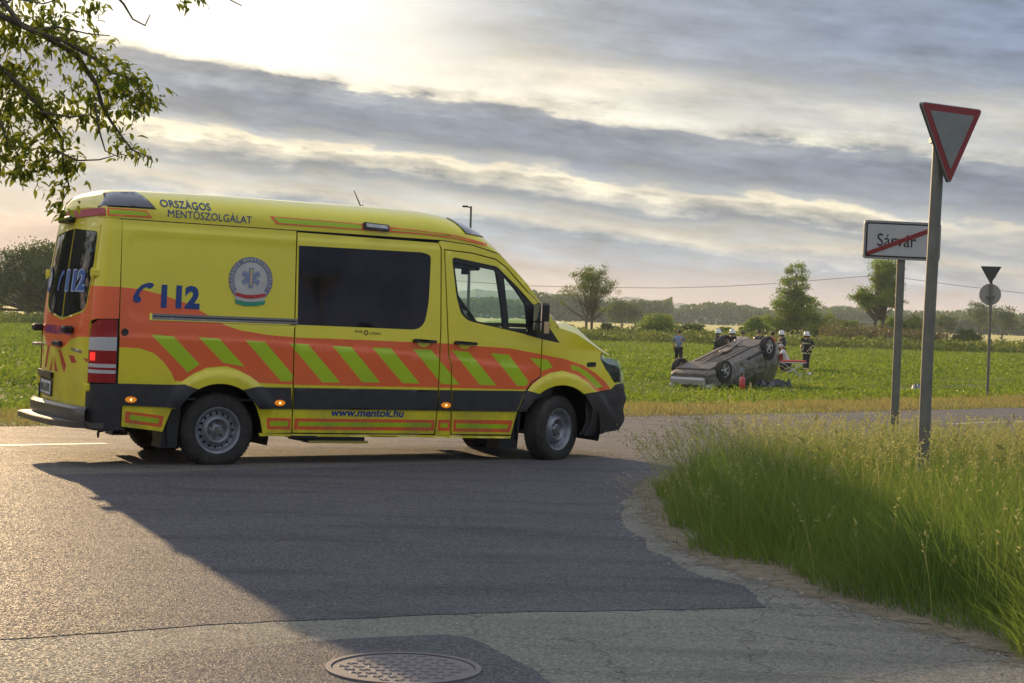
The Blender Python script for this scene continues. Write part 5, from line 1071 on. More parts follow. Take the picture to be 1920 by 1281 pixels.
# ---- far woods and hills
rg = np.random.default_rng(77)
def treeline(n, y0, y1, hgt, size, x0, x1, seed):
    rg2 = np.random.default_rng(seed); u = rg2.uniform(x0, x1, n); yy = rg2.uniform(y0, y1, n); x = u * yy
    env = hgt * (1 + .30 * patchy(x, yy * .1, hgt * 7, seed) + .14 * patchy(x, yy * .1, hgt * 1.8, seed + 5)); return leaves(np.stack([x, yy, gz(x, yy) + env * rg2.random(n) ** .7], 1), size, rg2, 0, .8)
V, F = merge([treeline(52000, 860, 900, 8.5, 1.7, -.36, .36, 8), treeline(6000, 640, 660, 7.5, 1.8, .21, .36, 18), treeline(5000, 700, 730, 11, 2.0, .01, .09, 28)])
link('distant_woods', mesh_np('distant_woods', V, F), LM[2], kind='stuff', label='hazy line of distant woods at the far side of the wheat', cat='woods')
def hill(name, y, amp, x0, x1, seed, prof):
    nx_ = 260; us = np.linspace(x0, x1, nx_); rg2 = np.random.default_rng(seed); rows = []
    H_ = np.interp(us, prof[0], prof[1]) + rg2.normal(0, .9, nx_) + np.convolve(rg2.normal(0, 3, nx_), np.ones(7) / 7, 'same')
    for k in range(9):
        t = k / 8; yy = y + t * 420; rows.append(np.stack([us * yy, np.full(nx_, yy), np.maximum(-.5, H_ * math.sin(min(1, t * 1.3) * math.pi / 2) + (rg2.normal(0, .8, nx_) if k else -1))], 1))
    V = np.concatenate(rows); ii = np.arange(8 * (nx_ - 1)); a = (ii // (nx_ - 1)) * nx_ + ii % (nx_ - 1)
    link(name, mesh_np(name, V, np.stack([a, a + 1, a + 1 + nx_, a + nx_], 1), smooth=False), mat('wooded_hill', (.03, .045, .02), .95, noise=(.02, (.05, .07, .03), 2)), kind='structure')
hill('hills', 2100, 1, -.5, .5, 3, ([-.5, -.1, 0, .03, .10, .16, .22, .3, .5], [26, 30, 34, 32, 24, 16, 16, 24, 30]))

# ---- overhanging branch at the upper left (walnut-like), trunk stands left of the frame
wt = empty('overhanging_tree', (-6.6, 11.6, 0), label='leafy green branches of a tree hanging into the upper left corner', cat='tree')
def W(p, dy=0): return (p[0] + 6.6, 12 + dy - 11.6 + (p[2] if len(p) > 2 else 0), p[1])
main = [[(-6.6, 0), (-6.55, 2.5), (-6.4, 4.5), (-6.0, 5.6)], [(-6.45, 4.2), (-5.2, 4.6), (-4.2, 4.1), (-3.55, 3.41), (-3.25, 3.29), (-3.03, 3.17), (-2.88, 2.98), (-2.84, 2.82), (-2.78, 2.72), (-2.67, 2.61), (-2.6, 2.52), (-2.52, 2.49)],
        [(-6.3, 3.6), (-5.0, 3.7), (-4.1, 3.4), (-3.54, 3.09), (-3.35, 2.91), (-3.2, 2.75), (-3.14, 2.6), (-3.09, 2.42), (-3.07, 2.27), (-3.10, 2.14)], [(-4.2, 4.1), (-3.7, 3.75), (-3.33, 3.31), (-3.07, 3.23), (-2.89, 3.14), (-2.76, 3.04), (-2.63, 3.01), (-2.53, 2.86)],
        [(-3.54, 3.09), (-3.5, 2.75), (-3.42, 2.55), (-3.33, 2.45)], [(-3.2, 2.75), (-3.0, 2.72), (-2.86, 2.74)], [(-5.2, 4.6), (-4.0, 4.3), (-3.2, 3.85), (-2.8, 3.62), (-2.71, 3.52), (-2.66, 3.43), (-2.57, 3.385), (-2.50, 3.43)], [(-4.0, 4.3), (-3.0, 4.1), (-2.3, 3.72), (-2.05, 3.58), (-1.92, 3.545)],
        [(-2.84, 2.82), (-2.80, 2.62), (-2.76, 2.50), (-2.66, 2.46)], [(-3.1, 2.5), (-2.95, 2.43), (-2.80, 2.44), (-2.7, 2.47)], [(-3.25, 3.29), (-3.1, 3.32), (-2.9, 3.28), (-2.75, 3.27)], [(-3.55, 3.41), (-3.4, 3.5), (-3.2, 3.47), (-3.05, 3.52)]]
tb = MB(); rr = random.Random(3)
for k, pl_ in enumerate(main):
    r0_ = [.19, .035, .03, .022, .009, .007, .014, .012, .006, .006, .007, .007][k]
    if k == 0: MB().tube([W(p, -.4) for p in pl_], [.19, .16, .11, .04], 10).build('trunk', BARK, wt, smooth=True)
    else:
        pts = []; m = len(pl_)
        for i, p in enumerate(pl_): pts.append(Vector(W(p, (rr.random() - .5) * .3 if i > 3 else -.2)))
        for i in range(m - 1):
            pass
        tb.tube(pts, [max(.0025, r0_ * (1 - i / m) ** 1.3 + .0025) for i in range(m)], 6)
tb.build('branch', BARK, wt, smooth=True)
# leaf sites: dense at the left, thinning along the drooping ends
rg = np.random.default_rng(12); sites = []
def seg_sites(pts, n, spread):
    pts = np.array([W(p) for p in pts]); 
    for _ in range(n):
        i = rg.integers(0, len(pts) - 1); t = rg.random(); p = pts[i] * (1 - t) + pts[i + 1] * t; sites.append(p + rg.normal(0, spread, 3) * np.array([1, 1.4, .8]))
seg_sites(main[1][3:8], 95, .09); seg_sites(main[1][7:], 34, .05); seg_sites(main[2][3:7], 80, .08); seg_sites(main[2][6:], 28, .045); seg_sites(main[3][2:], 88, .085); seg_sites(main[4], 40, .08)
seg_sites([(-3.62, 3.5), (-3.5, 3.3), (-3.45, 3.0), (-3.5, 2.7), (-3.45, 2.5)], 190, .12); seg_sites([(-3.5, 3.45), (-3.2, 3.4), (-2.95, 3.3)], 75, .09); seg_sites([(-3.6, 2.9), (-3.3, 2.85), (-3.0, 2.78)], 90, .08); seg_sites([(-2.75, 2.95), (-2.60, 2.98), (-2.56, 2.82), (-2.7, 2.83)], 46, .06)
seg_sites([(-3.6, 2.5), (-3.4, 2.38), (-3.3, 2.34)], 50, .06); seg_sites([(-3.2, 2.46), (-3.0, 2.42)], 30, .05); seg_sites([(-3.08, 2.10), (-3.12, 2.16)], 7, .03); seg_sites([(-2.98, 3.50), (-2.80, 3.52)], 12, .03); seg_sites([(-2.35, 3.56), (-2.15, 3.56)], 5, .03)
seg_sites([(-4.6, 4.4), (-4.2, 3.4), (-4.4, 2.6)], 300, .35); seg_sites([(-5.6, 4.8), (-5.0, 3.6)], 260, .5)
lf = MB()
LF1 = leaf_mat('walnut_leaves', (.08, .13, .012), (.28, .30, .03), 3, .6, .5)
def leaf_shape():
    # pointed oval leaf, folded along the midrib, tip drooping
    o = [(0, 0, 0), (.16, .007, .003), (.48, .0135, .005), (.8, .008, .0), (1, 0, -.008)]
    L_ = .066; vs = [(x * L_, 0, -.02 * x * x) for x, w_, z in o]; vs = []; 
    for x, w_, z in o: vs += [(x * L_, w_, z - .016 * x * x), (x * L_, 0, -.016 * x * x), (x * L_, -w_, z - .016 * x * x)]
    fs = [(i * 3 + k, i * 3 + k + 1, i * 3 + k + 4, i * 3 + k + 3) for i in range(4) for k in (0, 1)]
    return vs, fs
lv, lfc = leaf_shape(); lme = bpy.data.meshes.new('leaf'); lme.from_pydata(lv, [], lfc); lme.materials.append(LF1)
LV = np.array(lv); LFc = np.array(lfc); bigV = []; bigF = []; cnt = 0; off_ = 0; order = rg.permutation(len(sites))
for si in order:
    c = sites[si]; k = rg.integers(2, 6); base_az = rg.uniform(0, math.tau)
    for q in range(k):
        az = base_az + rg.normal(0, .9); pit = rg.normal(-.45, .45); rl = rg.normal(0, .6); sc = rg.uniform(.65, 1.25)
        Rm = (Matrix.Rotation(az, 3, 'Z') @ Matrix.Rotation(-pit, 3, 'Y') @ Matrix.Rotation(rl, 3, 'X'))
        if cnt < 290 and -3.75 < c[0] - 6.6 and q == 0:
            o = bpy.data.objects.new('leaf', lme); COL.objects.link(o); o.parent = wt; m4 = Rm.to_4x4() @ Matrix.Scale(sc, 4); m4.translation = c; o.matrix_local = m4; cnt += 1
        else:
            R_ = np.array(Rm); bigV.append((LV * sc) @ R_.T + c + rg.normal(0, .022, 3)); bigF.append(LFc + off_); off_ += len(LV)
link('foliage', mesh_np('foliage', np.concatenate(bigV), np.concatenate(bigF)), LF1, wt, kind='stuff')

# ================================================================ SIGNS, LAMP, WIRE
GALV = mat('galvanised_pole', (.20, .20, .175), .55, metal=.35, noise=(8, (.14, .14, .125), 2.5), bump=(60, .15, .002))
SW = mat('sign_white', (.22, .23, .23), .5, noise=(12, (.18, .19, .19), 2)); SR_ = mat('sign_red', (.24, .018, .022), .5); SB = mat('sign_back', (.13, .13, .12), .6, metal=.3)
SK_ = mat('sign_black', (.01, .01, .012), .5); SE = mat('sign_edge_grey', (.30, .30, .30), .5, metal=.4)
ys = empty('yield_sign', (3.06, 13.0, float(gz(3.06, 13))), label='red bordered triangular yield sign on a tall grey pole rising from the tall grass', cat='road sign')
MB().tube([(0, 0, -.1), (.012, 0, 1.4), (.045, 0, 2.95)], .0445, 16).tube([(.0452, 0, 2.95), (.0454, 0, 2.965)], [.046, .046], 16).build('pole', GALV, ys, smooth=True)
def plate(name, poly, d0, d1, m, par, loc, ang, z=0): 
    o = MB().prism(poly, d0, d1, 'Y').build(name, m, par); o.location = loc; o.rotation_euler = (0, z, ang); return o
al = math.radians(35); loc = (.085 + .02, -.07, 2.925)
tri = lambda s, r: fillet([(-s, s * .577), (s, s * .577), (0, -s * 1.155)], r, 5)
plate('back_plate', tri(.335, .045), .0, .016, SB, ys, loc, al); plate('edge_trim', tri(.335, .045), -.012, -.002, SE, ys, loc, al)
plate('red_border', tri(.324, .04), -.0145, -.0125, SR_, ys, loc, al); plate('white_centre', tri(.240, .012), -.0175, -.0155, SW, ys, loc, al)
for dz in (.02, .16): MB().box(-.02, -.06, 2.85 + dz - .02, .12, .05, 2.85 + dz + .02).build('clamp', GALV, ys)
ts = empty('town_sign', (4.05, 18.5, float(gz(4.05, 18.5))), label='white place name plate with red diagonal bar behind the yield sign', cat='road sign')
MB().tube([(-.008, 0, -.1), (.0, 0, 1.0), (.012, 0, 2.55)], .044, 16).build('pole', GALV, ts, smooth=True)
tl_ = (.0, -.055, 2.39); ta = math.radians(4)
rr_ = lambda a, b, r: fillet([(-a, -b), (a, -b), (a, b), (-a, b)], r, 5)
plate('back_plate', rr_(.41, .20, .04), 0, .02, SB, ts, tl_, ta, .012); plate('edge_trim', rr_(.41, .20, .04), -.012, -.002, SE, ts, tl_, ta, .012)
plate('black_border', rr_(.388, .178, .025), -.0145, -.0125, SK_, ts, tl_, ta, .012); plate('white_face', rr_(.372, .163, .018), -.0175, -.0155, mat('sign_face_pale', (.48, .47, .48), .5, noise=(10, (.42, .41, .42), 2)), ts, tl_, ta, .012)
o = plate('red_bar', [(-.372, -.163), (-.345, -.163), (.372, .128), (.372, .163), (.335, .163), (-.372, -.128)], -.0235, -.0225, SR_, ts, tl_, ta, .012)
tx = text_mesh('lettering', 'Sárvár', .19, lambda u, v: np.stack([u, np.full_like(u, -.0205), v], -1), [SK_], ts, -.275, -.065, off=0, width=.42, align='LEFT'); tx.location = tl_; tx.rotation_euler = (0, .012, ta)
th = empty('round_sign', (10.84, 40, float(gz(10.84, 40))), label='backs of a triangular and a round sign on one post across the road', cat='road sign')
MB().tube([(0, 0, -.1), (0, 0, 2.9)], .034, 12).build('pole', GALV, th, smooth=True)
plate('triangle_back', tri(.235, .02), -.055, -.04, mat('sign_back_dark', (.05, .05, .048), .6), th, (-.02, 0, 2.90), math.radians(-8)); plate('round_back', circle(0, 0, .245, 32), .04, .055, mat('sign_back_grey', (.32, .31, .29), .5, metal=.3), th, (-.01, 0, 2.40), math.radians(-8))
for z in (2.35, 2.8): MB().box(-.09, -.045, z - .015, .09, .045, z + .015).build('clamp', GALV, th)
lp = empty('street_lamp', (-1.53, 60, -.6), label='thin street lamp post showing above the ambulance roof', cat='street lamp')
MB().tube([(0, 0, 0), (0, 0, 5.76)], [.07, .035], 10).tube([(0, 0, 5.70), (-.16, 0, 5.76)], .022, 8).build('pole', GALV, lp, smooth=True)
MB().box(-.30, -.07, 5.72, -.10, .07, 5.78, bev=.02).build('lamp_head', mat('lamp_head_grey', (.06, .06, .06), .5), lp, smooth=True)
pw = empty('power_line', (0, 225, -.6), label='thin overhead wire strung across the sky above the fields', cat='power line')
k_ = 225 / 120; wp_ = [(-30, 4.6), (.61, 3.54), (10.43, 3.68), (17.68, 4.19), (25.1, 5.0), (26.76, 4.8), (34.78, 4.05), (55, 3.4)]
def wz(px): 
    x = px
    return np.interp(x, [a * k_ for a, b in wp_], [1.48 + (b - 1.48) * k_ for a, b in wp_])
MB().tube([(x, 0, 1.48 + (z - 1.48) + .6) for x, z in [(a * k_, 1.48 + (b - 1.48) * k_) for a, b in ((-25, 4.9), (-12, 4.1), (.61, 3.54), (5.5, 3.57), (10.43, 3.68), (14, 3.88), (17.68, 4.19), (20.5, 4.5), (23.2, 4.8), (25.1, 5.0))]], .032, 5).tube([(a * k_, 0, 1.48 + (b - 1.48) * k_ + .6) for a, b in ((25.1, 5.0), (26.76, 4.8), (30.5, 4.42), (34.78, 4.05), (42, 3.7), (55, 3.6))], .032, 5).build('wire', mat('wire_grey', (.12, .11, .11), .6), pw)
MB().tube([(25.1 * k_, 0, 0), (25.1 * k_, 0, 1.48 + 3.52 * k_ + .6)], [.16, .11], 10).build('utility_pole', BARK, pw, smooth=True)

# ================================================================ OVERTURNED CAR
car = empty('overturned_car', label='silver hatchback lying on its crushed roof in the field with wheels in the air', cat='car')
ya = math.radians(50); pp = math.radians(15.6)
f_ = Vector((-math.cos(ya) * math.cos(pp), -math.sin(ya) * math.cos(pp), -math.sin(pp)))
zx = Vector((0, 0, -1)); zx = (zx - f_ * zx.dot(f_)).normalized(); yx = zx.cross(f_)
Mc = Matrix((f_, yx, zx)).transposed().to_4x4(); Mc.translation = Vector((5.90, 54.55, .0)) - (f_ * 1.3 + zx * .31); car.matrix_world = Mc
SIL = mat('silver_paint_dirty', (.25, .24, .24), .34, metal=.5, noise=(2.2, (.15, .13, .11), 2.5), bump=(2.8, .9, .12)); CG = mat('car_dark_glass', (.012, .013, .014), .08)
UB = mat('underbody_dark', (.075, .07, .065), .6, noise=(6, (.18, .14, .10), 2.5)); EXH = mat('exhaust_metal', (.42, .33, .24), .45, metal=.8, noise=(5, (.2, .14, .1), 2)); PL = mat('headlamp_white', (.6, .6, .58), .2, coat=1)
cst = [  # x, half width, belt z, roof z, bottom z
    (2.08, .52, .60, .66, .34), (2.02, .68, .64, .70, .24), (1.85, .78, .70, .76, .20), (1.55, .82, .78, .83, .20), (1.25, .83, .84, .89, .20), (.98, .84, .88, .93, .20), (.75, .845, .91, 1.02, .20), (.35, .845, .93, 1.14, .20), (.0, .845, .94, 1.20, .20), (-.4, .845, .95, 1.38, .20), (-.8, .845, .97, 1.50, .20), (-1.2, .84, .99, 1.58, .20), (-1.6, .83, 1.01, 1.60, .22), (-1.9, .80, 1.0, 1.52, .26), (-2.05, .74, .96, 1.34, .30), (-2.10, .62, .80, .92, .38)]
V = []; NS = 16
rc2 = random.Random(8)
for x, w_, zb, zr, z0 in cst:
    g = (zr - zb); dn = lambda: rc2.uniform(-.022, .022)
    half = [(.0, z0), (w_ * .75, z0), (w_ * .96, z0 + .07), (w_, z0 + .2), (w_ + .005, (z0 + zb) / 2 + .05), (w_, zb - .04), (w_ - .02, zb), (w_ - .10 - .10 * min(1, g / .3), zb + g * .75), (w_ * .62, zr)]
    ring = half + [(0, zr + .015)] + [(-a_, b_) for a_, b_ in half[:0:-1]]
    V += [(x + dn(), a_ + dn(), b_ + (dn() * 2 if b_ > .9 else 0)) for a_, b_ in ring]; NS = len(ring)
F = []; mi = []
for i in range(len(cst) - 1):
    for k in range(NS):
        F.append((i * NS + k, i * NS + (k + 1) % NS, (i + 1) * NS + (k + 1) % NS, (i + 1) * NS + k)); xm = (cst[i][0] + cst[i + 1][0]) / 2
        glass = k in (6, NS - 8) and -1.75 < xm < .7 and not (-.45 < xm < -.35); m_ = 1 if glass else 0
        if k in (0, 1, NS - 1, NS - 2): m_ = 2
        mi.append(m_)
b = MB(); b.v = V; b.f = F + [tuple(range(NS)), tuple(range((len(cst) - 1) * NS, len(cst) * NS))]; b.m = mi + [2, 0]
cb = b.build('body', [SIL, CG, UB], car, smooth=True)
for xw in (1.3, -1.3):
    for s in (-1, 1):
        MB().lathe([(.0, s * .80), (.372, s * .80), (.372, s * .874), (.0, s * .874)], 24, 'Y', (xw, 0, .34), a0=-.3, a1=math.pi + .3).build('wheel_arch', mat('arch_black', (.015, .015, .015), .8) if xw > 0 and s < 0 else bpy.data.materials['arch_black'], car)
        wl_ = empty('wheel'); wl_.parent = car; wl_.location = (xw, s * .80, .31 - (.05 if xw < 0 else 0)); wl_.rotation_euler = (0, random.uniform(0, 1), .12 if xw > 0 else 0)
        MB().lathe([(.205, s * -.09), (.30, s * -.10), (.318, s * -.07), (.318, s * .07), (.30, s * .10), (.21, s * .095), (.205, s * .05)], 32).build('tyre', MT['rubber'], wl_, smooth=True)
        rm_ = MB().lathe([(.207, s * -.08), (.20, s * .05), (.208, s * .088), (.195, s * .088), (.18, s * .03)], 32).lathe([(0, s * .085), (.055, s * .08), (.06, s * .04)], 16)
        for k in range(5):
            a_ = k * math.tau / 5; rot = Matrix.Rotation(a_, 3, 'Y'); rm_.box(.04, s * .05, -.028, .195, s * .08, .028, rot=None) if False else rm_.add([rot @ Vector(v) for v in [(.04, s * .045, -.035), (.195, s * .05, -.022), (.195, s * .05, .022), (.04, s * .045, .035), (.04, s * .08, -.028), (.195, s * .084, -.018), (.195, s * .084, .018), (.04, s * .08, .028)]], [(4, 5, 6, 7), (0, 3, 2, 1), (0, 1, 5, 4), (1, 2, 6, 5), (2, 3, 7, 6), (3, 0, 4, 7)])
        rm_.build('alloy_rim', mat('alloy', (.55, .55, .56), .35, metal=.7) if 'alloy' not in bpy.data.materials else bpy.data.materials['alloy'], wl_)
        MB().lathe([(0, s * .0), (.13, s * .0), (.13, s * -.02), (0, s * -.02)], 16).build('brake_disc', EXH, wl_)
un = MB().box(-1.7, -.55, .16, -.9, .55, .21, bev=.02).box(1.0, -.62, .15, 1.75, .62, .22, bev=.03).tube([(1.3, -.66, .27), (1.3, .66, .27)], .035, 8).tube([(-1.3, -.66, .24), (-1.3, .66, .24)], .05, 8).box(.9, -.5, .155, -.85, -.42, .19).box(.9, .42, .155, -.85, .5, .19).tube([(1.3, .2, .22), (1.05, .62, .22)], .03, 6).tube([(1.3, -.2, .22), (1.05, -.62, .22)], .03, 6)
un.build('floor_pan', UB, car)
MB().tube([(1.2, .05, .16), (.6, .08, .14), (-.2, .06, .14), (-.9, .12, .14), (-1.4, .30, .17), (-1.9, .42, .2)], .035, 8).build('exhaust_pipe', EXH, car, smooth=True)
MB().box(-.5, -.04, .10, -.05, .20, .18, bev=.03).build('silencer', EXH, car, smooth=True); MB().box(-1.95, .22, .15, -1.55, .60, .27, bev=.04).build('silencer', EXH, car, smooth=True)
for yy in (-.25, .28): MB().tube([(.9, yy, .165), (-.9, yy * 1.2, .165)], .018, 6).build('brake_line', EXH, car)
MB().prism([(2.10, .34), (2.16, .40), (2.15, .56), (2.05, .60), (1.95, .40)], -.60, .60, 'Y').build('front_bumper', mat('bumper_pale', (.45, .44, .42), .5), car)
MB().prism([(-2.14, .36), (-2.18, .45), (-2.16, .62), (-2.08, .64), (-2.0, .36)], -.66, .66, 'Y').build('rear_bumper', SIL, car)
for s in (-1, 1):
    MB().box(1.88, s * .50, .58, 2.08, s * .76, .70, bev=.03).build('headlamp', PL, car); MB().box(-2.09, s * .55, .70, -1.92, s * .80, .92, bev=.03).build('tail_lamp', MT['red_lens'], car)
    MB().box(.55, s * .84, .92, .70, s * 1.0, 1.04, bev=.03).build('door_mirror', SIL, car)
    MB().box(-.75, s * .852, .74, -.58, s * .868, .77).box(.25, s * .852, .72, .42, s * .868, .75).build('door_handles', MT['black'], car)
    for xd in (.82, -.32, -1.05): MB().box(xd - .006, s * .846, .34, xd + .006, s * .852, .92).build('door_gap', MT['black'], car)
MB().box(-.05, -.872, .29, -1.0, -.848, .36).box(-.05, .872, .29, -1.0, .848, .36).build('side_moulding', MT['black'], car)

# ================================================================ PEOPLE
def skin(name, verts, edges, rad, root=0, sub=1):
    me = bpy.data.meshes.new(name); me.from_pydata(verts, edges, []); o = bpy.data.objects.new(name, me); COL.objects.link(o)
    mo = o.modifiers.new('s', 'SKIN'); mo.use_smooth_shade = True
    for i, r in enumerate(rad):
        v = me.skin_vertices[0].data[i]; v.radius = r if isinstance(r, tuple) else (r, r); v.use_root = (i == root)
    o.modifiers.new('u', 'SUBSURF').levels = sub
    dg = bpy.context.evaluated_depsgraph_get(); out = bpy.data.meshes.new_from_object(o.evaluated_get(dg)); bpy.data.objects.remove(o); out.name = name; out.materials.clear(); return out
SKIN = mat('skin', (.42, .24, .16), .55)
def person(label, x, y, face, top_m, leg_m, boots, hair=None, helmet=None, stripes=None, arms='down', crouch=0., leanf=0., h=1.0, short=False, tab=None, group=None):
    """local frame: looks along +x, left hand at +y"""
    r = empty('person', (x, y, float(gz(x, y))), face, label=label, cat='person', group=group); r.scale = (h,) * 3
    dz = -crouch; hipz = .95 + dz; 
    P = {}
    P['pel'] = Vector((0, 0, hipz)); ca, sa = math.cos(leanf), math.sin(leanf)
    up = lambda a, side_=0: Vector((a * sa, side_, hipz + a * ca))
    P['wst'] = up(.16); P['chs'] = up(.38); P['nkb'] = up(.52); P['nk'] = up(.60) + Vector((.01, 0, 0)); P['hd'] = up(.70) + Vector((.03, 0, 0)); P['top'] = up(.80) + Vector((.02, 0, 0))
    for s, n in ((1, 'l'), (-1, 'r')):
        P['sh' + n] = up(.50, s * .19)
        if arms == 'down' or (arms == 'mixed' and n == 'l'): e = Vector((.02, s * .06, -.28)); w = Vector((.09, s * .0, -.25))
        elif arms == 'hip': e = Vector((-.10, s * .17, -.23)); w = Vector((.17, -s * .10, -.15))
        elif arms == 'chest' or arms == 'mixed': e = Vector((.04, s * .05, -.27)); w = Vector((.22, -s * .10, .06))
        else: e = Vector((.16, s * .05, -.22)); w = Vector((.24, -s * .03, -.03))
        P['el' + n] = P['sh' + n] + e; P['wr' + n] = P['el' + n] + w; P['wd' + n] = w.normalized()
        kf = .33 * min(1, crouch * 1.8); P['hp' + n] = Vector((0, s * .09, hipz - .04)); P['kn' + n] = Vector((kf + .03 + .04 * s, s * .11, .50 - crouch * .28 * (1 if s > 0 else 1.6))); P['an' + n] = Vector((.0 + .06 * s - .12 * min(1, crouch * 2), s * .12, .09))
    V = [P['pel'], P['wst'], P['chs'], P['nkb'], P['nk'], P['hd'], P['top']]; R_ = [(.13, .11), (.125, .10), (.15, .11), (.07, .07), (.052, .052), (.085, .075), (.055, .05)]; E = [(0, 1), (1, 2), (2, 3), (3, 4), (4, 5), (5, 6)]
    # nose
    V.append(P['hd'] + Vector((.105, 0, -.005))); R_.append((.014, .014)); E.append((5, 7))
    for s, n in ((1, 'l'), (-1, 'r')):
        o = len(V); V += [P['sh' + n], P['el' + n], P['wr' + n], P['wr' + n] + P['wd' + n] * .08]; R_ += [(.062, .062), (.045, .045), (.030, .030), (.036, .02)]; E += [(2, o), (o, o + 1), (o + 1, o + 2), (o + 2, o + 3)]
        wd = P['wd' + n]; sd_ = wd.cross(Vector((1, .01, 0))).normalized() if abs(wd.x) < .9 else Vector((0, 1, 0))
        for k in range(4):
            q = len(V); a_ = P['wr' + n] + wd * .08 + sd_ * (k - 1.5) * .021; L_ = (.075, .085, .08, .062)[k]; V += [a_ + wd * L_ * .55, a_ + wd * L_ * .95 + Vector((.02, 0, -.005))]; R_ += [(.010, .010), (.008, .008)]; E += [(o + 3, q), (q, q + 1)]
        q = len(V); V += [P['wr' + n] + wd * .05 + sd_ * .045, P['wr' + n] + wd * .09 + sd_ * .055]; R_ += [(.012, .012), (.009, .009)]; E += [(o + 2, q), (q, q + 1)]
        q = len(V); V += [P['hp' + n], P['kn' + n], P['an' + n], P['an' + n] + Vector((.15, 0, -.05))]; R_ += [(.09, .09), (.058, .058), (.042, .042), (.035, .03)]; E += [(0, q), (q, q + 1), (q + 1, q + 2), (q + 2, q + 3)]
    link('body', skin('body', V, E, R_), SKIN, r)
    # jacket / shirt
    g = .028 if helmet else .012
    V = [P['pel'] - Vector((0, 0, .10 if helmet else .0)), P['wst'], P['chs'], P['nkb'] - Vector((0, 0, .0))]; R_ = [(.155 + g, .13 + g), (.14 + g, .12 + g), (.165 + g, .125 + g), (.085, .085)]; E = [(0, 1), (1, 2), (2, 3)]
    for s, n in ((1, 'l'), (-1, 'r')):
        o = len(V); V += [P['sh' + n], P['el' + n]]; R_ += [(.078 + g * .6,) * 2, (.058 + g * .6,) * 2]; E += [(2, o), (o, o + 1)]
        if not short: V.append(P['el' + n].lerp(P['wr' + n], .95)); R_.append((.045 + g * .5,) * 2); E.append((o + 1, o + 2))
        else: V[-1] = P['sh' + n].lerp(P['el' + n], .75)
    link('jacket' if not short else 'shirt', skin('jacket', V, E, R_), top_m, r)
    V = [P['pel'] - Vector((0, 0, -.02))]; R_ = [(.145, .125)]; E = []
    for s, n in ((1, 'l'), (-1, 'r')):
        q = len(V); V += [P['hp' + n], P['kn' + n], P['an' + n] + Vector((0, 0, .06))]; R_ += [(.11 + g * .4,) * 2, (.078 + g * .5,) * 2, (.066 + g * .4,) * 2]; E += [(0, q), (q, q + 1), (q + 1, q + 2)]
    link('trousers', skin('trousers', V, E, R_), leg_m, r)
    for s, n in ((1, 'l'), (-1, 'r')):
        a_ = P['an' + n]; link('boot', skin('boot', [a_ + Vector((0, 0, .10)), a_ + Vector((0, 0, -.02)), a_ + Vector((.09, 0, -.045)), a_ + Vector((.18, 0, -.055))], [(0, 1), (1, 2), (2, 3)], [(.06, .06), (.058, .055), (.05, .045), (.04, .03)]), boots, r)
    if helmet:
        c_ = P['hd'] + Vector((0, 0, .035)); hb_ = MB(); hb_.lathe([(.0, .125), (.06, .118), (.10, .09), (.122, .045), (.128, .0), (.132, -.03), (.120, -.03)], 20, 'Z', c_); hb_.build('helmet', helmet, r, smooth=True)
        MB().lathe([(.126, -.025), (.185, -.045), (.185, -.038), (.126, -.01)], 20, 'Z', c_).build('helmet_brim', helmet, r, smooth=True)
        MB().box(c_[0] - .12, -.012, c_[2] + .10, c_[0] + .10, .012, c_[2] + .145, bev=.01).build('helmet_comb', helmet, r)
        MB().lathe([(.12, -.03), (.13, -.13), (.11, -.13)], 14, 'Z', c_, a0=math.radians(75), a1=math.radians(285)).build('neck_guard', MT['black'], r)
    elif hair:
        c_ = P['hd'] + Vector((-.01, 0, .025)); MB().lathe([(.0, .098), (.05, .09), (.085, .06), (.100, .015), (.10, -.03), (.09, -.04)], 18, 'Z', c_).build('hair', hair, r, smooth=True)
    fc = MB()
    for s in (-1, 1): fc.box(P['hd'][0] + .072, s * .032 - .011, P['hd'][2] + .012, P['hd'][0] + .086, s * .032 + .011, P['hd'][2] + .022)
    fc.box(P['hd'][0] + .066, -.022, P['hd'][2] - .052, P['hd'][0] + .082, .022, P['hd'][2] - .045); fc.build('eyes_and_mouth', mat('face_dark', (.08, .03, .025), .6) if 'face_dark' not in bpy.data.materials else bpy.data.materials['face_dark'], r)
    if stripes:
        sb = MB(); ring = lambda a_, b_, ra, rb: sb.tube([a_, b_], [ra, rb], 14, caps=False)
        a_ = P['pel'] + Vector((0, 0, -.055)); b_ = a_ + Vector((0, 0, .06)); 
        for zz, rx, ry in ((-.06, .178, .205), (.36, .168, .215)):
            c_ = P['pel'] + (P['chs'] - P['pel']) * (zz / .38 if zz > 0 else 0) + Vector((0, 0, zz if zz < 0 else 0)); n0 = 18; vs = []
            for dzz in (-.028, .028): vs += [c_ + Vector((rx * math.cos(t), ry * math.sin(t), dzz)) for t in [k * math.tau / n0 for k in range(n0)]]
            sb.add(vs, [(k, (k + 1) % n0, n0 + (k + 1) % n0, n0 + k) for k in range(n0)])
        for n in 'lr':
            for f0 in (.25, .75): p_ = P['el' + n].lerp(P['wr' + n], f0); d_ = P['wd' + n] * .025; ring(p_ - d_, p_ + d_, .083 - .018 * f0, .081 - .018 * f0)
            p_ = P['an' + n] + Vector((0, 0, .12)); ring(p_, p_ + Vector((0, 0, .05)), .093, .094)
        sb.build('reflective_stripes', stripes, r)
    return r
FC = mat('firefighter_navy', (.018, .020, .030), .8, noise=(8, (.03, .03, .04), 2)); ST = mat('reflective_yellow_stripe', (.50, .47, .22), .5); HW = mat('helmet_pale', (.62, .62, .58), .25, coat=1)
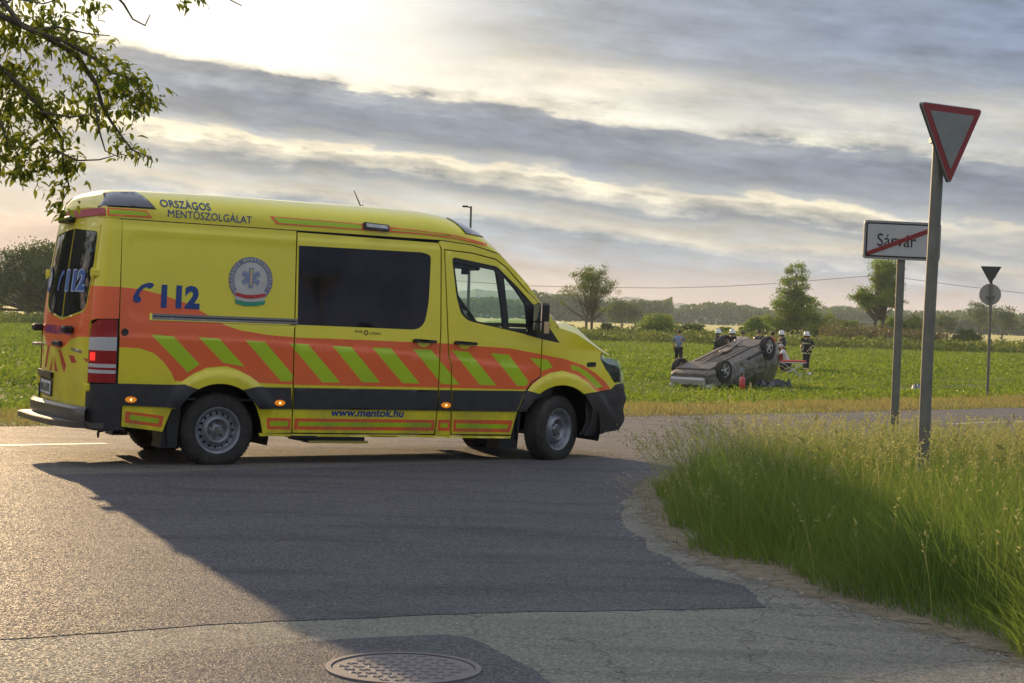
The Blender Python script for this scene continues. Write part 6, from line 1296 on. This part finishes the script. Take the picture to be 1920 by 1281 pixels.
BT = mat('boot_black', (.015, .014, .013), .5); PB = mat('police_shirt_blue', (.16, .25, .42), .7); NV = mat('navy_trousers', (.015, .018, .03), .8); WS = mat('white_shirt', (.60, .60, .62), .7); ORG = mat('orange_red_jacket', (.60, .08, .04), .6); DK = mat('dark_jacket', (.03, .028, .026), .8)
HD = mat('dark_hair', (.03, .02, .015), .7); HG = mat('grey_hair', (.45, .44, .42), .7)
pxat = lambda px, y: ((px - 960) / 3300 * y, y)
p_ = lambda label, px, y, deg, *a, **k: person(label, *pxat(px, y), math.radians(deg), *a, **k)
p_('police officer in a light blue short sleeved shirt and dark trousers seen from behind', 1273, 81, 70, PB, NV, BT, hair=HD, arms='mixed', short=True)
p_('firefighter in white helmet standing behind the car, leftmost of the helmeted ones', 1345, 76, -20, FC, FC, BT, helmet=HW, stripes=ST, arms='fwd')
p_('firefighter in white helmet leaning towards the upturned far front wheel', 1369, 77, -60, FC, FC, BT, helmet=HW, stripes=ST, arms='fwd', leanf=.15, h=1.03)
p_('person in a white shirt behind the middle of the overturned car', 1392, 78, -100, WS, NV, BT, hair=HD, arms='chest')
p_('firefighter bending low behind the underside of the car', 1411, 72, -80, FC, FC, BT, helmet=mat('helmet_dark', (.03, .03, .03), .4), stripes=ST, arms='fwd', leanf=.8)
p_('person in dark jacket without helmet behind the upturned rear wheel', 1423, 80, -70, DK, NV, BT, hair=HD, arms='down', h=1.04)
p_('rescuer in an orange red jacket behind the upturned rear wheel', 1449, 78, 180, ORG, ORG, BT, hair=HD, arms='fwd')
p_('firefighter in white helmet standing beside the rescuer in orange', 1466, 79, 200, FC, FC, BT, helmet=HW, stripes=ST, arms='mixed', h=1.02)
p_('white haired person crouching by the stretcher at the rear of the car', 1478, 71, 170, WS, DK, BT, hair=HG, arms='fwd', crouch=.42, leanf=.4)
p_('firefighter in white helmet standing alone at the right with hand on hip', 1513, 75, 215, FC, FC, BT, helmet=HW, stripes=ST, arms='hip', h=1.0)

# ---- stretcher, extinguisher, debris
sx_, sy_ = pxat(1482, 70); stc = empty('stretcher', (sx_, sy_, float(gz(sx_, sy_))), math.radians(20), label='orange wheeled stretcher standing behind the rear of the car', cat='stretcher')
MB().box(-.6, -.28, .62, .6, .28, .70, bev=.03).build('mattress', ORG, stc); MB().tube([(-.6, -.26, .6), (.6, -.26, .6)], .02, 6).tube([(-.6, .26, .6), (.6, .26, .6)], .02, 6).tube([(-.5, -.26, .6), (.4, -.26, .1)], .018, 6).tube([(.5, -.26, .6), (-.4, -.26, .1)], .018, 6).tube([(-.5, .26, .6), (.4, .26, .1)], .018, 6).tube([(.5, .26, .6), (-.4, .26, .1)], .018, 6).build('frame', MT['chrome'], stc)
for a_ in (-.4, .4):
    for s in (-.26, .26): MB().lathe([(0, -.02), (.07, -.02), (.07, .02), (0, .02)], 12, 'Y', (a_, s, .07)).build('castor', MT['black'], stc)
ex_, ey_ = (52.2 * (1394 - 960) / 3300, 52.2); ext = empty('fire_extinguisher', (ex_, ey_, float(gz(ex_, ey_)) + .03), label='red fire extinguisher standing in the crop in front of the overturned car', cat='fire extinguisher')
MB().lathe([(0, 0), (.085, 0), (.09, .02), (.09, .36), (.07, .42), (.03, .45), (.025, .48)], 20, 'Z').build('cylinder', mat('extinguisher_red', (.5, .02, .02), .3, coat=1), ext, smooth=True)
MB().box(-.06, -.012, .48, .07, .012, .50).box(-.06, -.012, .53, .08, .012, .545, rot=Matrix.Rotation(.15, 3, 'Y')).lathe([(0, .47), (.022, .47), (.022, .53), (0, .53)], 10, 'Z').build('valve_and_lever', MT['black'], ext); MB().tube([(.03, 0, .50), (.12, .02, .46), (.125, .03, .25), (.10, .03, .08)], .013, 6).build('hose', MT['black'], ext, smooth=True)
ex2 = empty('fire_extinguisher', (ex_ + .26, ey_ + .1, float(gz(ex_, ey_)) + .03), label='small yellow bottle beside the red extinguisher', cat='bottle'); ex2.name = 'yellow_bottle'
MB().lathe([(0, 0), (.05, 0), (.05, .2), (.02, .26), (.02, .3), (0, .3)], 14, 'Z').build('bottle_body', mat('yellow_plastic', (.5, .38, .12), .4), ex2, smooth=True)
def crumple(name, label, px, y, w_, d_, h_, m, cat, seed):
    x_, y_ = pxat(px, y); rg2 = np.random.default_rng(seed); nn = 9; gx_, gy_ = np.meshgrid(np.linspace(-1, 1, nn), np.linspace(-1, 1, nn)); zz = h_ * (.35 + .4 * np.abs(rg2.normal(0, .6, (nn, nn)))) * (1 - .6 * np.maximum(abs(gx_), abs(gy_)) ** 4); jx = rg2.normal(0, .06, (nn, nn))
    V = np.stack([(gx_ + jx) * w_ / 2, (gy_ + jx.T) * d_ / 2, zz], -1).reshape(-1, 3); ii = np.arange((nn - 1) ** 2); a = (ii // (nn - 1)) * nn + ii % (nn - 1)
    o = link(name, mesh_np(name, V, np.stack([a, a + 1, a + 1 + nn, a + nn], 1)), m, label=label, cat=cat); o.location = (x_, y_, float(gz(x_, y_)) + .02); o.rotation_euler = (0, 0, rg2.uniform(0, 3)); so_ = o.modifiers.new('t', 'SOLIDIFY'); so_.thickness = .02; return o
BD = mat('blue_grey_panel', (.22, .25, .30), .5); WHP = mat('white_plastic', (.6, .6, .58), .4)
crumple('black_fragment', 'heap of dark torn car trim under the raised rear of the car', 1452, 54.6, 1.3, .7, .55, MT['black'], 'debris', 21)
crumple('white_sheet', 'white sheet lying by the feet of the lone firefighter', 1503, 70, 1.2, 1.0, .22, WHP, 'sheet', 1)
crumple('car_fragment', 'grey blue car fragment in the crop left of the town sign post', 1590, 50, .55, .4, .18, BD, 'debris', 2)
crumple('car_fragment', 'flat grey blue fragment between the two near posts', 1700, 56, .75, .5, .22, BD, 'debris', 3)
crumple('car_fragment', 'upright grey fragment just left of the yield pole', 1722, 55, .35, .3, .40, BD, 'debris', 4)
crumple('white_fragment', 'small white fragment at the verge left of the yield pole', 1714, 49.5, .42, .3, .20, WHP, 'debris', 5)
crumple('white_fragment', 'tiny pale fragment in the crop left of the town sign', 1606, 49.5, .22, .2, .16, WHP, 'debris', 6)
crumple('white_fragment', 'tiny white fragment on the dry verge left of the town sign post', 1628, 45.5, .2, .2, .14, WHP, 'debris', 8)
crumple('black_fragment', 'bent black plastic piece lying on the dry verge', 1803, 47.0, .62, .25, .26, MT['black'], 'debris', 7)
crumple('black_fragment', 'dark torn rubber strip in the crop behind the car rear', 1495, 67, 1.6, .5, .12, MT['black'], 'debris', 9)
crumple('car_fragment', 'pale grey piece in front of the car near the verge', 1433, 47.5, .5, .3, .10, BD, 'debris', 10)

# ================================================================ HAZE
hz = MB().box(-3300, -110, -3.0, 3300, 3380, 48).build('haze', [], kind='stuff', label='pale evening haze over the fields', cat='haze')
hm_ = bpy.data.materials.new('haze_air'); hm_.use_nodes = True; t = hm_.node_tree; t.nodes.clear(); pv = t.nodes.new('ShaderNodeVolumePrincipled'); pv.inputs['Color'].default_value = (.74, .86, 1, 1); pv.inputs['Density'].default_value = HAZE; pv.inputs['Anisotropy'].default_value = .3
ou = t.nodes.new('ShaderNodeOutputMaterial'); t.links.new(pv.outputs[0], ou.inputs['Volume']); hz.data.materials.append(hm_)
